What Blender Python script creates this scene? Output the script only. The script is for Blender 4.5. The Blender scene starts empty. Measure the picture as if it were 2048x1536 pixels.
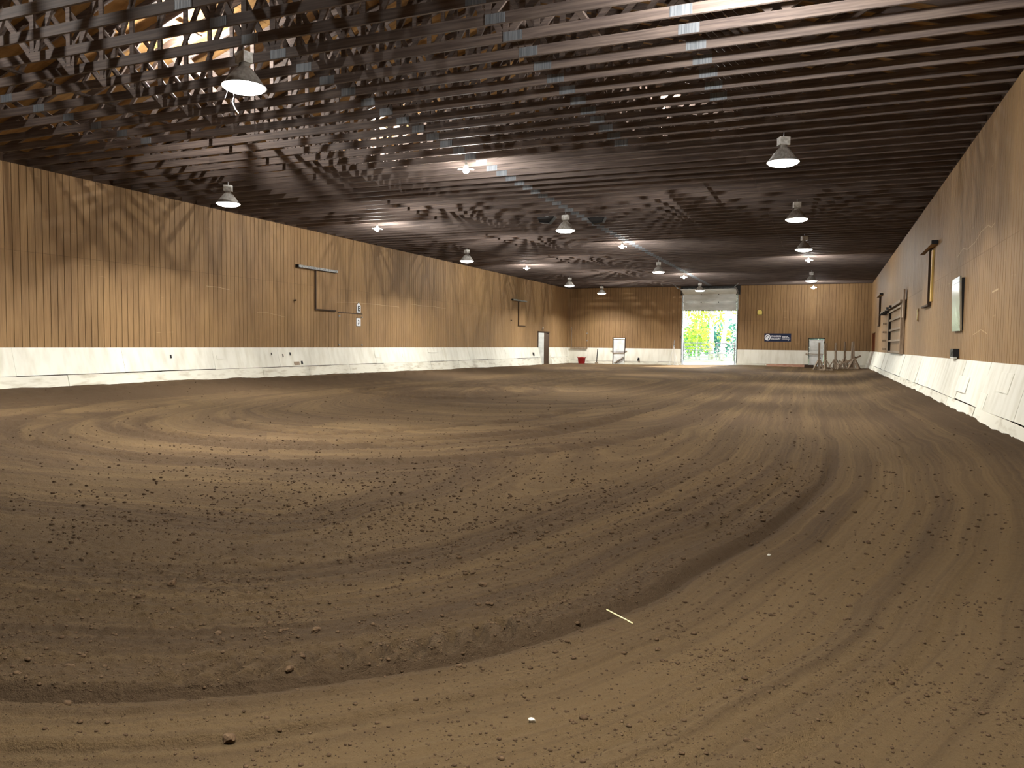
import bpy, math, random
import numpy as np
from mathutils import Vector, Matrix

random.seed(7)
rng = np.random.default_rng(11)
SC = bpy.context.scene
COL = SC.collection

# ------------------------------------------------------------------ camera
F_PX, YAW, PITCH, ROLL, EYE = 1538.0, 0.3880, 0.0521, 0.0110, 1.45
def cam_axes():
    fw = np.array([-math.sin(YAW) * math.cos(PITCH), math.cos(YAW) * math.cos(PITCH), -math.sin(PITCH)])
    r = np.array([math.cos(YAW), math.sin(YAW), 0.0])
    d = np.cross(fw, r)
    return r * math.cos(ROLL) - d * math.sin(ROLL), d * math.cos(ROLL) + r * math.sin(ROLL), fw
_r, _d, _f = cam_axes()
cam_data = bpy.data.cameras.new('camera')
cam_data.sensor_fit = 'HORIZONTAL'
cam_data.sensor_width = 36.0
cam_data.lens = F_PX / 2048.0 * 36.0
cam_data.clip_end = 400
cam = bpy.data.objects.new('camera', cam_data)
COL.objects.link(cam)
cam.matrix_world = Matrix(((_r[0], -_d[0], -_f[0], 0), (_r[1], -_d[1], -_f[1], 0), (_r[2], -_d[2], -_f[2], EYE), (0, 0, 0, 1)))
SC.camera = cam

# ------------------------------------------------------------------ world, sun, exposure
world = bpy.data.worlds.new('sky')
SC.world = world
world.use_nodes = True
wn = world.node_tree
bg = wn.nodes['Background']
sky = wn.nodes.new('ShaderNodeTexSky')
sky.sky_type = 'NISHITA'
sky.sun_disc = False
sky.sun_elevation = math.radians(42)
sky.sun_rotation = math.radians(160)
wn.links.new(sky.outputs[0], bg.inputs[0])
bg.inputs[1].default_value = 2.2
sun_data = bpy.data.lights.new('sun', 'SUN')
sun_data.energy = 20.0
sun_data.angle = 0.01
sun_data.color = (1.0, 0.95, 0.85)
sun = bpy.data.objects.new('sun', sun_data)
COL.objects.link(sun)
sun.rotation_euler = (math.radians(50), 0, math.radians(152))
SC.view_settings.view_transform = 'Standard'
SC.view_settings.look = 'None'
SC.view_settings.gamma = 1.0
SC.view_settings.use_curve_mapping = False
SC.view_settings.exposure = 0.0
SC.cycles.max_bounces = 6
SC.cycles.diffuse_bounces = 4
BELL_W, BULB_W, ATTIC_W = 360.0, 380.0, 560.0
LIGHT_COL = (1.0, 0.975, 0.93)

# ------------------------------------------------------------------ dimensions
XL, XR, D, ZT = -17.986, 2.578, 54.81, 5.60
Y0 = -3.0
XC = (XL + XR) / 2
PITCHR = 1 / 3.0
KT = 1.23            # top of the white kick boards

# ------------------------------------------------------------------ mesh helper
class MB:
    def __init__(self):
        self.v = []; self.f = []
    def add(self, vs, fs):
        n = len(self.v)
        self.v += [tuple(p) for p in vs]
        self.f += [tuple(i + n for i in f) for f in fs]
        return self
    def hexa(self, p):          # 8 corners: bottom 0-3 ccw, top 4-7
        return self.add(p, [(3, 2, 1, 0), (4, 5, 6, 7), (0, 1, 5, 4), (1, 2, 6, 5), (2, 3, 7, 6), (3, 0, 4, 7)])
    def box(self, x0, x1, y0, y1, z0, z1):
        return self.hexa([(x0, y0, z0), (x1, y0, z0), (x1, y1, z0), (x0, y1, z0), (x0, y0, z1), (x1, y0, z1), (x1, y1, z1), (x0, y1, z1)])
    def bar(self, p, q, w, t, up=(0, 0, 1)):   # beam p->q, w across 'up' side, t the other
        p = Vector(p); q = Vector(q); d = (q - p).normalized(); u = Vector(up)
        if abs(d.dot(u)) > .98: u = Vector((1, 0, 0))
        s = d.cross(u).normalized(); u = s.cross(d).normalized()
        s *= t / 2; u *= w / 2
        return self.hexa([p - s - u, p + s - u, q + s - u, q - s - u, p - s + u, p + s + u, q + s + u, q - s + u])
    def tube(self, pts, r, n=8):
        pts = [Vector(p) for p in pts]
        rs = r if isinstance(r, (list, tuple)) else [r] * len(pts)
        rings = []
        for i, p in enumerate(pts):
            d = (pts[min(i + 1, len(pts) - 1)] - pts[max(i - 1, 0)]).normalized()
            a = Vector((0, 0, 1)) if abs(d.z) < .9 else Vector((1, 0, 0))
            s = d.cross(a).normalized(); u = s.cross(d)
            rings.append([p + (s * math.cos(2 * math.pi * k / n) + u * math.sin(2 * math.pi * k / n)) * rs[i] for k in range(n)])
        vs = [p for R_ in rings for p in R_]; fs = []
        for i in range(len(pts) - 1):
            for k in range(n):
                a = i * n + k; b = i * n + (k + 1) % n
                fs.append((a, b, b + n, a + n))
        fs.append(tuple(range(n - 1, -1, -1))); fs.append(tuple(range(len(vs) - n, len(vs))))
        return self.add(vs, fs)
    def lathe(self, prof, n=20, c=(0, 0, 0), cap=False):
        vs = []; fs = []
        for (r, z) in prof:
            for k in range(n):
                a = 2 * math.pi * k / n
                vs.append((c[0] + r * math.cos(a), c[1] + r * math.sin(a), c[2] + z))
        for i in range(len(prof) - 1):
            for k in range(n):
                a = i * n + k; b = i * n + (k + 1) % n
                fs.append((a, b, b + n, a + n))
        if cap:
            fs.append(tuple(range(n - 1, -1, -1))); fs.append(tuple(range(len(vs) - n, len(vs))))
        return self.add(vs, fs)
    def prism(self, poly, fn, t0, t1):   # 2D polygon, fn(u,v,t)->3D
        n = len(poly)
        vs = [fn(u, v, t0) for u, v in poly] + [fn(u, v, t1) for u, v in poly]
        fs = [tuple(range(n - 1, -1, -1)), tuple(range(n, 2 * n))] + [(i, (i + 1) % n, (i + 1) % n + n, i + n) for i in range(n)]
        return self.add(vs, fs)
    def mesh(self, name, m, smooth=False):
        me = bpy.data.meshes.new(name)
        me.from_pydata(self.v, [], self.f)
        me.materials.append(m)
        if smooth: me.polygons.foreach_set('use_smooth', [True] * len(me.polygons))
        me.update()
        return me
    def build(self, name, m, parent=None, smooth=False):
        return link(name, self.mesh(name, m, smooth), parent)

def link(name, me, parent=None, loc=None, rot=None):
    o = bpy.data.objects.new(name, me)
    COL.objects.link(o)
    if parent: o.parent = parent
    if loc is not None: o.location = loc
    if rot is not None: o.rotation_euler = rot
    return o
def tag(o, label=None, cat=None, group=None, kind=None):
    if label: o['label'] = label
    if cat: o['category'] = cat
    if group: o['group'] = group
    if kind: o['kind'] = kind
    return o
def empty(name, loc=(0, 0, 0), rz=0):
    o = bpy.data.objects.new(name, None)
    COL.objects.link(o); o.location = loc; o.rotation_euler = (0, 0, rz); o.empty_display_size = .1
    return o

# ------------------------------------------------------------------ materials
def srgb(r, g, b):
    f = lambda c: ((c / 255 + .055) / 1.055) ** 2.4 if c > 10 else c / 255 / 12.92
    return (f(r), f(g), f(b), 1)
def mat(name, col, rough=.6, metal=0.0, col2=None, scale=(5, 5, 5), detail=4, bump=0.0, bscale=None, vary=0.0, spec=.3, ramp=(.35, .65), emit=None, estr=0, trans=0):
    m = bpy.data.materials.new(name); m.use_nodes = True
    nt = m.node_tree; b = nt.nodes['Principled BSDF']
    b.inputs['Roughness'].default_value = rough; b.inputs['Metallic'].default_value = metal
    b.inputs['Base Color'].default_value = col
    b.inputs['Specular IOR Level'].default_value = spec
    out = None
    if col2 or bump:
        g = nt.nodes.new('ShaderNodeNewGeometry')
        vm = nt.nodes.new('ShaderNodeVectorMath'); vm.operation = 'MULTIPLY'; vm.inputs[1].default_value = scale
        nt.links.new(g.outputs['Position'], vm.inputs[0])
        nz = nt.nodes.new('ShaderNodeTexNoise'); nz.inputs['Scale'].default_value = 1; nz.inputs['Detail'].default_value = detail
        nt.links.new(vm.outputs[0], nz.inputs['Vector'])
        if col2:
            rp = nt.nodes.new('ShaderNodeMapRange'); rp.inputs[1].default_value = ramp[0]; rp.inputs[2].default_value = ramp[1]
            nt.links.new(nz.outputs[0], rp.inputs[0])
            mx = nt.nodes.new('ShaderNodeMix'); mx.data_type = 'RGBA'
            mx.inputs[6].default_value = col; mx.inputs[7].default_value = col2
            nt.links.new(rp.outputs[0], mx.inputs[0]); out = mx.outputs[2]
        if bump:
            bp = nt.nodes.new('ShaderNodeBump'); bp.inputs['Strength'].default_value = bump; bp.inputs['Distance'].default_value = .01
            if bscale:
                v2 = nt.nodes.new('ShaderNodeVectorMath'); v2.operation = 'MULTIPLY'; v2.inputs[1].default_value = bscale
                nt.links.new(g.outputs['Position'], v2.inputs[0])
                n2 = nt.nodes.new('ShaderNodeTexNoise'); n2.inputs['Scale'].default_value = 1; n2.inputs['Detail'].default_value = 3
                nt.links.new(v2.outputs[0], n2.inputs['Vector']); nt.links.new(n2.outputs[0], bp.inputs['Height'])
            else:
                nt.links.new(nz.outputs[0], bp.inputs['Height'])
            nt.links.new(bp.outputs[0], b.inputs['Normal'])
    if vary:
        oi = nt.nodes.new('ShaderNodeObjectInfo')
        mr = nt.nodes.new('ShaderNodeMapRange'); mr.inputs[3].default_value = 1 - vary; mr.inputs[4].default_value = 1 + vary
        nt.links.new(oi.outputs['Random'], mr.inputs[0])
        hs = nt.nodes.new('ShaderNodeHueSaturation')
        nt.links.new(mr.outputs[0], hs.inputs['Value'])
        if out: nt.links.new(out, hs.inputs['Color'])
        else: hs.inputs['Color'].default_value = col
        out = hs.outputs[0]
    if out: nt.links.new(out, b.inputs['Base Color'])
    if emit:
        b.inputs['Emission Color'].default_value = emit; b.inputs['Emission Strength'].default_value = estr
    if trans:
        b.inputs['Transmission Weight'].default_value = trans
    return m

def siding_mat(name):
    # brown stained plywood siding: fine vertical grain, blotches, pale scuffs
    m = bpy.data.materials.new(name); m.use_nodes = True
    nt = m.node_tree; N = nt.nodes; L = nt.links; b = N['Principled BSDF']
    b.inputs['Roughness'].default_value = .62; b.inputs['Specular IOR Level'].default_value = .25
    g = N.new('ShaderNodeNewGeometry')
    def noise(sc, detail, lo, hi):
        vm = N.new('ShaderNodeVectorMath'); vm.operation = 'MULTIPLY'; vm.inputs[1].default_value = sc
        L.new(g.outputs['Position'], vm.inputs[0])
        nz = N.new('ShaderNodeTexNoise'); nz.inputs['Scale'].default_value = 1; nz.inputs['Detail'].default_value = detail
        L.new(vm.outputs[0], nz.inputs['Vector'])
        mr = N.new('ShaderNodeMapRange'); mr.inputs[1].default_value = lo; mr.inputs[2].default_value = hi
        L.new(nz.outputs[0], mr.inputs[0]); return mr.outputs[0], nz.outputs[0]
    grain, graw = noise((45, 45, 1.6), 5, .3, .7)
    blot, _ = noise((.9, .9, .35), 3, .3, .7)
    scuff, _ = noise((1.3, 1.3, 14), 6, .70, .78)
    def mix(fac, a, c):
        mx = N.new('ShaderNodeMix'); mx.data_type = 'RGBA'
        for s, v in ((0, fac), (6, a), (7, c)):
            if isinstance(v, (tuple, float)): mx.inputs[s].default_value = v
            else: L.new(v, mx.inputs[s])
        return mx.outputs[2]
    c = mix(grain, srgb(123, 96, 66), srgb(147, 117, 82))
    c2 = mix(grain, srgb(135, 106, 71), srgb(158, 127, 87))
    c = mix(blot, c, c2)
    sm = N.new('ShaderNodeMath'); sm.operation = 'MULTIPLY'; sm.inputs[1].default_value = .35
    L.new(scuff, sm.inputs[0])
    c = mix(sm.outputs[0], c, srgb(205, 175, 130))
    oi = N.new('ShaderNodeObjectInfo'); mr = N.new('ShaderNodeMapRange'); mr.inputs[3].default_value = .93; mr.inputs[4].default_value = 1.07
    L.new(oi.outputs['Random'], mr.inputs[0]); hs = N.new('ShaderNodeHueSaturation'); L.new(mr.outputs[0], hs.inputs['Value']); L.new(c, hs.inputs['Color'])
    L.new(hs.outputs[0], b.inputs['Base Color'])
    bp = N.new('ShaderNodeBump'); bp.inputs['Strength'].default_value = .25; bp.inputs['Distance'].default_value = .004
    L.new(graw, bp.inputs['Height']); L.new(bp.outputs[0], b.inputs['Normal'])
    return m

M = {}
M['siding'] = siding_mat('brown_siding')
M['backing'] = mat('dark_backing', srgb(60, 43, 28), .8)
M['kick'] = mat('white_kick_board', srgb(226, 224, 211), .6, col2=srgb(204, 200, 182), scale=(4.5, 4.5, .9), detail=7, bump=.15, bscale=(8, 8, 8), vary=.04, ramp=(.42, .8))
M['kick_dirty'] = mat('soiled_white_plank', srgb(218, 215, 200), .7, col2=srgb(172, 162, 138), scale=(2, 2, 9), detail=8, bump=.2, bscale=(6, 6, 14), vary=.06, ramp=(.5, .8))
M['lumber'] = mat('aged_pine_lumber', srgb(108, 95, 87), .7, col2=srgb(78, 67, 63), scale=(1.2, 30, 30), detail=5, bump=.1, vary=.12)
M['deck'] = mat('roof_plywood', srgb(158, 122, 74), .75, col2=srgb(118, 86, 50), scale=(1.5, 7, 1.5), detail=6, vary=.0)
M['plate'] = mat('galvanised_plate', srgb(122, 126, 130), .55, metal=.3, col2=srgb(96, 100, 105), scale=(70, 70, 2), detail=1, bump=.4)
M['galv'] = mat('galvanised_steel', srgb(170, 172, 172), .45, metal=.8, col2=srgb(120, 122, 122), scale=(12, 12, 12))
M['shade'] = mat('spun_aluminium_shade', srgb(178, 174, 168), .45, metal=.25, col2=srgb(140, 135, 128), scale=(20, 20, 8))
M['white_paint'] = mat('white_paint', srgb(225, 225, 220), .5)
M['ballast'] = mat('white_ballast_housing', srgb(215, 215, 212), .5, col2=srgb(170, 168, 160), scale=(15, 15, 15))
M['lens'] = mat('lit_lens', (1, 1, 1, 1), .5, emit=(1.0, .97, .88, 1), estr=14)
M['led'] = mat('lit_led', (1, 1, 1, 1), .5, emit=(1.0, .96, .86, 1), estr=30)
M['black'] = mat('black_plastic', srgb(22, 22, 24), .5)
M['dark_metal'] = mat('dark_steel', srgb(48, 46, 44), .5, metal=.5)
M['dark_wood'] = mat('dark_wood_edge', srgb(62, 46, 32), .7)
M['grey_wood'] = mat('weathered_grey_wood', srgb(168, 150, 128), .75, col2=srgb(125, 108, 90), scale=(25, 25, 3), vary=.08)
M['red'] = mat('red_plastic', srgb(176, 52, 50), .5)
M['pole_red'] = mat('faded_red_plank', srgb(160, 105, 85), .7, col2=srgb(195, 160, 135), scale=(3, 20, 20))
M['door_white'] = mat('white_door_paint', srgb(228, 230, 228), .5, col2=srgb(205, 207, 202), scale=(3, 3, 3))
M['insul'] = mat('grey_white_door_section', srgb(205, 208, 205), .5, col2=srgb(188, 192, 188), scale=(2, 2, 6))
M['navy'] = mat('navy_banner', srgb(24, 36, 66), .55)
M['print_white'] = mat('white_print', srgb(232, 235, 240), .6)
M['yellow'] = mat('yellow_plastic', srgb(225, 205, 110), .5)
M['mirror'] = mat('dusty_mirror_film', srgb(200, 212, 214), .22, metal=1.0, bump=.35, scale=(5, 5, 4), detail=3)
M['straw'] = mat('straw', srgb(232, 220, 170), .6)
M['stone'] = mat('pale_stone', srgb(190, 184, 170), .8)
M['orange_wood'] = mat('orange_brown_door', srgb(142, 88, 52), .6, col2=srgb(112, 66, 38), scale=(20, 20, 2))
M['gravel'] = mat('pale_gravel', srgb(205, 200, 188), .9, col2=srgb(180, 172, 158), scale=(3, 3, 3))
M['grass'] = mat('grass', srgb(110, 140, 60), .9, col2=srgb(80, 115, 45), scale=(2, 2, 2))
M['bark'] = mat('pale_bark', srgb(190, 180, 165), .85, col2=srgb(140, 128, 112), scale=(6, 6, 2))
def leaf_mat(name, c):
    m = mat(name, c, .6, vary=0)
    nt = m.node_tree; b = nt.nodes['Principled BSDF']
    tr = nt.nodes.new('ShaderNodeBsdfTranslucent'); tr.inputs[0].default_value = (c[0] * 1.3, c[1] * 1.3, c[2], 1)
    mx = nt.nodes.new('ShaderNodeMixShader'); mx.inputs[0].default_value = .5
    nt.links.new(b.outputs[0], mx.inputs[1]); nt.links.new(tr.outputs[0], mx.inputs[2])
    nt.links.new(mx.outputs[0], nt.nodes['Material Output'].inputs[0])
    return m
M['leaf_y'] = leaf_mat('yellow_green_leaves', srgb(150, 165, 60))
M['leaf_g'] = leaf_mat('green_leaves', srgb(80, 125, 60))
M['leaf_b'] = leaf_mat('blue_green_needles', srgb(60, 105, 90))

# ------------------------------------------------------------------ ground relief (numpy)
TAB = rng.random((256, 256))
def vnoise(x, y, seed=0):
    x = x + 17.3 * seed; y = y + 31.7 * seed
    xi = np.floor(x).astype(np.int64); yi = np.floor(y).astype(np.int64)
    fx = x - xi; fy = y - yi
    fx = fx * fx * (3 - 2 * fx); fy = fy * fy * (3 - 2 * fy)
    a = TAB[xi & 255, yi & 255]; b = TAB[(xi + 1) & 255, yi & 255]
    c = TAB[xi & 255, (yi + 1) & 255]; d = TAB[(xi + 1) & 255, (yi + 1) & 255]
    return (a * (1 - fx) + b * fx) * (1 - fy) + (c * (1 - fx) + d * fx) * fy - .5
def spline(pts, n=24):
    P = [np.array(p, float) for p in pts]; P = [2 * P[0] - P[1]] + P + [2 * P[-1] - P[-2]]
    out = []
    for i in range(1, len(P) - 2):
        for k in range(n):
            t = k / n; a, b, c, d = P[i - 1:i + 3]
            out.append(.5 * (2 * b + (c - a) * t + (2 * a - 5 * b + 4 * c - d) * t * t + (3 * b - a - 3 * c + d) * t ** 3))
    out.append(P[-2]); return np.array(out)
FUR = spline([(-.55, 54), (-.45, 40), (-.34, 28), (-.1, 17.7), (.11, 11.7), (.02, 9.03), (-.35, 6.55), (-.74, 5.13), (-.99, 4.22), (-1.42, 3.35), (-1.9, 2.8), (-2.42, 2.38), (-3.1, 2.06), (-4.6, 1.7), (-8, 1.5), (-13, 2.2), (-16, 5), (-16.6, 10), (-16.6, 30)], 16)
RING1 = spline([(-11.6, 11.2), (-11.1, 10.0), (-10.17, 9.32), (-9.06, 8.80), (-7.05, 8.75), (-6.25, 9.22), (-5.33, 10.45), (-4.55, 11.71), (-3.9, 14), (-3.6, 17)], 14)
RING2 = spline([(-13.4, 21.5), (-12.94, 19.6), (-11.2, 18.2), (-9.04, 17.87), (-7.9, 19.4), (-7.75, 21.2), (-8.5, 23.4), (-10.62, 24.87), (-12.6, 24)], 14)
RING3 = spline([(-15, 13), (-14.2, 10.8), (-12.5, 8.6), (-10, 7.3), (-7, 7.0), (-5, 7.9), (-3.4, 9.8), (-2.6, 12.5), (-2.3, 18), (-2.3, 30)], 14)
def curve_dist(PL, X, Y):
    seg = PL[1:] - PL[:-1]; ln = np.hypot(seg[:, 0], seg[:, 1]); s0 = np.concatenate([[0], np.cumsum(ln)[:-1]])
    tan = seg / ln[:, None]; mid = (PL[1:] + PL[:-1]) / 2
    dd = np.empty(X.shape); ss = np.empty(X.shape)
    for i in range(0, len(X), 20000):
        x = X[i:i + 20000]; y = Y[i:i + 20000]
        d2 = (x[:, None] - mid[None, :, 0]) ** 2 + (y[:, None] - mid[None, :, 1]) ** 2
        k = d2.argmin(1)
        rx = x - PL[k, 0]; ry = y - PL[k, 1]
        dd[i:i + 20000] = tan[k, 0] * ry - tan[k, 1] * rx
        ss[i:i + 20000] = s0[k] + tan[k, 0] * rx + tan[k, 1] * ry
        # true distance magnitude for far ends
        true = np.sqrt(d2[np.arange(len(k)), k])
        far = true > np.abs(dd[i:i + 20000]) + ln[k] * 1.2 + .05
        dd[i:i + 20000] = np.where(far, np.sign(dd[i:i + 20000] + 1e-9) * true, dd[i:i + 20000])
    return dd, ss
def base_ground(X, Y):
    bl = np.interp(Y, [0, 12, 18, 23, 30, 42, 50], [.29, .28, .26, .22, .18, .11, .08])
    br = np.interp(Y, [0, 20, 40, 54], [.29, .29, .27, .22])
    bb = np.interp(X, [-18, -14, -9, -5, -1, 2.5], [.08, .06, .12, .20, .20, .06])
    wl = np.exp(-(np.clip(X - XL - .3, 0, 99) / 2.4) ** 2)
    wr = np.exp(-(np.clip(XR - .3 - X, 0, 99) / 1.0) ** 2)
    wb = np.exp(-(np.clip(D - Y, 0, 99) / 2.6) ** 2)
    return (1 - wb) * (bl * wl + br * wr) + wb * bb
def relief(X, Y):
    X = np.atleast_1d(np.asarray(X, float)); Y = np.atleast_1d(np.asarray(Y, float))
    r = np.hypot(X, Y)
    d, s = curve_dist(FUR, X, Y)          # d<0 : outer side, d>0 : inside of the turn
    inner = -d                             # direction of travel: inside lies to the right
    fade = np.clip(1.25 - r / 45, .25, 1)
    warp = .10 * vnoise(X * .9, Y * .9, 3) + .03 * vnoise(X * 4, Y * 4, 4)
    se = 8.0 * (((np.abs(X + 7.9) / 8.0) ** 3.2 + (np.abs(Y - 28) / 26.0) ** 3.2) ** (1 / 3.2) - 1)
    w = np.clip((np.abs(d) - 1.5) / 2.5, 0, 1); w = w * w * (3 - 2 * w)
    t = d * (1 - w) + w * FUR_SIGN * se
    t = t + warp
    zz = np.zeros_like(t)
    along = vnoise(s * .25 + 9, t * 1.5, 5) + .5
    ridge = .020 * vnoise(t * 5.5, zz + s * .06, 6) + .022 * vnoise(t * 11, zz + s * .10, 7) + .014 * vnoise(t * 22, s * .2, 8)
    z = ridge * (0.55 + .9 * along) * fade
    z += .03 * vnoise(X * .35, Y * .35, 9) + .006 * vnoise(X * 1.4, Y * 1.4, 10)
    # crumbly surface, stronger inside the turn
    patch = np.clip(.55 + 1.3 * vnoise(X * .7, Y * .7, 12), 0, 1)
    crumb = np.where(d * FUR_SIGN < 0, .5 + .6 * patch, .25 + .25 * patch)
    c1 = vnoise(X * 16, Y * 16, 13); c2 = vnoise(X * 34, Y * 34, 14); c3 = vnoise(X * 7, Y * 7, 15)
    z += 1.45 * crumb * (.030 * np.clip(c1 - .12, 0, 1) + .026 * np.clip(c2 - .08, 0, 1) + .004 * c3) * fade
    # main furrow with a banked inner shoulder
    di = -d * FUR_SIGN     # >0 towards the inside of the turn
    fur = -.050 * np.exp(-((di + .01) / .06) ** 2) + .022 * np.exp(-((di - .16) / .10) ** 2) + .008 * np.exp(-((di + .16) / .08) ** 2)
    fw = np.interp(s, [S_FUR(17.7), S_FUR(12), S_FUR(7)], [.15, .6, 1.0])
    z += fur * fw
    # lug prints of a tractor tyre beside the furrow
    la = np.clip((s - S_LUG[0]) / .2, 0, 1) * np.clip((S_LUG[1] - s) / .25, 0, 1)
    band = np.clip((di - .05) / .05, 0, 1) * np.clip((.36 - di) / .06, 0, 1)
    ph = ((s + di * .55) / .175) % 1.0
    lug = np.where(ph < .55, -.055 * np.sin(np.pi * ph / .55), .014 * np.sin(np.pi * (ph - .55) / .45))
    z += la * band * lug
    # ring tracks further out
    moist_spill = .5 + .5 * vnoise(t * 2.2, s * .05, 21) + .5 * vnoise(t * 6.5, s * .1, 22) + .4 * vnoise(t * 15, s * .2, 24) + .5 * vnoise(X * .45, Y * .45, 23)
    for PL, wd, dep in ((RING1, .17, .055), (RING2, .24, .06), (RING3, .16, .03)):
        q, ql = curve_dist(PL, X, Y)
        ends = np.clip(ql / .6, 0, 1) * np.clip((np.sum(np.hypot(*np.diff(PL, axis=0).T)) - ql) / .6, 0, 1)
        lg = .6 + .4 * np.sign(np.sin((ql + np.abs(q) * .6) * 2 * np.pi / .26))
        for off in (0, 1.35):
            g = np.exp(-((q - off) / wd) ** 2)
            z += ends * (-dep * g * lg + .6 * dep * np.exp(-((np.abs(q - off) - wd * 1.5) / (wd * .5)) ** 2))
            moist_spill += ends * .5 * g
        moist_spill += ends * .6 * vnoise(q * 5, ql * .08, 27) * np.exp(-((q - .6) / 1.3) ** 2)
        z += ends * .022 * vnoise(q * 6, ql * .1, 26) * np.exp(-((q - .6) / 1.2) ** 2)
    moist_spill += .5 * np.exp(-((di - .0) / .10) ** 2) * fw
    moist_spill += .22 - .75 * np.clip(-di / .6, 0, 1) * np.clip((13 - Y) / 8, 0, 1)      # drier sand outside the turn
    # darker margin along the left wall, lumps along the right wall
    moist_spill += .45 * np.exp(-((X - XL - 2.2) / 1.4) ** 2)
    edge = np.exp(-(np.clip(XR - .25 - X, 0, 9) / .5) ** 2)
    z += edge * (.03 * vnoise(X * 3, Y * 1.7, 30) + .03 * vnoise(X * 9, Y * 8, 31))
    moist_spill += .5 * edge
    moist_spill -= 1.0 * np.exp(-(np.clip(D - 1.5 - Y, 0, 99) / 3.0) ** 2) * np.exp(-((X + 6.5) / 6.0) ** 2)      # daylight spill by the big door, painted into the dirt colour
    edgeL = np.exp(-(np.clip(X - XL - .3, 0, 9) / .4) ** 2)
    z += edgeL * .04 * vnoise(X * 3, Y * 1.5, 32)
    global LAST_T, LAST_S
    LAST_T, LAST_S = t, s
    return z + base_ground(X, Y), np.clip(moist_spill, 0, 1.3), di
FUR_SIGN = 1.0
_segl = np.concatenate([[0], np.cumsum(np.hypot(*np.diff(FUR, axis=0).T))])
def S_FUR(y):      # arclength where the straight run passes a given Y
    return float(_segl[np.argmin(np.abs(FUR[:200, 1] - y))])
def s_at(px, py):
    return float(_segl[np.argmin(np.hypot(FUR[:, 0] - px, FUR[:, 1] - py))])
S_LUG = (s_at(-1.15, 3.75), s_at(-2.6, 2.28))
_t, _ = curve_dist(FUR, np.array([-3.0]), np.array([8.0]))
FUR_SIGN = -1.0 if _t[0] > 0 else 1.0      # make di positive inside the turn
def ground_z(x, y):
    return float(relief([x], [y])[0][0])

def dirt_material():
    m = bpy.data.materials.new('arena_dirt'); m.use_nodes = True
    nt = m.node_tree; N = nt.nodes; L = nt.links; b = N['Principled BSDF']
    b.inputs['Roughness'].default_value = .95; b.inputs['Specular IOR Level'].default_value = .1
    at = N.new('ShaderNodeAttribute'); at.attribute_name = 'moist_spill'
    g = N.new('ShaderNodeNewGeometry')
    n1 = N.new('ShaderNodeTexNoise'); n1.inputs['Scale'].default_value = 34; n1.inputs['Detail'].default_value = 8; n1.inputs['Roughness'].default_value = .7
    n2 = N.new('ShaderNodeTexNoise'); n2.inputs['Scale'].default_value = 140; n2.inputs['Detail'].default_value = 3
    for n in (n1, n2): L.new(g.outputs['Position'], n.inputs['Vector'])
    mx = N.new('ShaderNodeMix'); mx.data_type = 'RGBA'
    mx.inputs[6].default_value = srgb(117, 96, 67); mx.inputs[7].default_value = srgb(87, 70, 51)
    # fine lines combed by the harrow, following the tracks
    tk = N.new('ShaderNodeAttribute'); tk.attribute_name = 'track'
    lines = []
    for sc in ((13, .12, 1), (34, .35, 1)):
        vm = N.new('ShaderNodeVectorMath'); vm.operation = 'MULTIPLY'; vm.inputs[1].default_value = sc
        L.new(tk.outputs['Vector'], vm.inputs[0])
        nn = N.new('ShaderNodeTexNoise'); nn.inputs['Scale'].default_value = 1; nn.inputs['Detail'].default_value = 3
        L.new(vm.outputs[0], nn.inputs['Vector']); lines.append(nn.outputs[0])
    ls = N.new('ShaderNodeMath'); ls.operation = 'ADD'; L.new(lines[0], ls.inputs[0]); L.new(lines[1], ls.inputs[1])
    lf = N.new('ShaderNodeMath'); lf.operation = 'MULTIPLY_ADD'; lf.inputs[1].default_value = 1.15; lf.inputs[2].default_value = -1.15 - .35
    L.new(ls.outputs[0], lf.inputs[0])
    ad = N.new('ShaderNodeMath'); ad.operation = 'MULTIPLY_ADD'; ad.inputs[1].default_value = .7
    L.new(n1.outputs[0], ad.inputs[0]); L.new(lf.outputs[0], ad.inputs[2])
    sm = N.new('ShaderNodeMath'); sm.operation = 'ADD'; sm.use_clamp = True
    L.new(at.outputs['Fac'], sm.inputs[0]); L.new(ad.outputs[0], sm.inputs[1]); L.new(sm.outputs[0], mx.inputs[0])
    L.new(mx.outputs[2], b.inputs['Base Color'])
    hs = N.new('ShaderNodeMath'); hs.operation = 'MULTIPLY_ADD'; hs.inputs[1].default_value = .35
    hl = N.new('ShaderNodeMath'); hl.operation = 'MULTIPLY_ADD'; hl.inputs[1].default_value = -.45
    L.new(ls.outputs[0], hl.inputs[0]); L.new(n1.outputs[0], hl.inputs[2])
    L.new(n2.outputs[0], hs.inputs[0]); L.new(hl.outputs[0], hs.inputs[2])
    bp = N.new('ShaderNodeBump'); bp.inputs['Strength'].default_value = 1.0; bp.inputs['Distance'].default_value = .055
    L.new(hs.outputs[0], bp.inputs['Height']); L.new(bp.outputs[0], b.inputs['Normal'])
    return m
M['dirt'] = dirt_material()
M['clod'] = mat('dark_dirt_clod', srgb(88, 70, 51), .95, col2=srgb(64, 49, 35), scale=(60, 60, 60), spec=.1)

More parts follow.
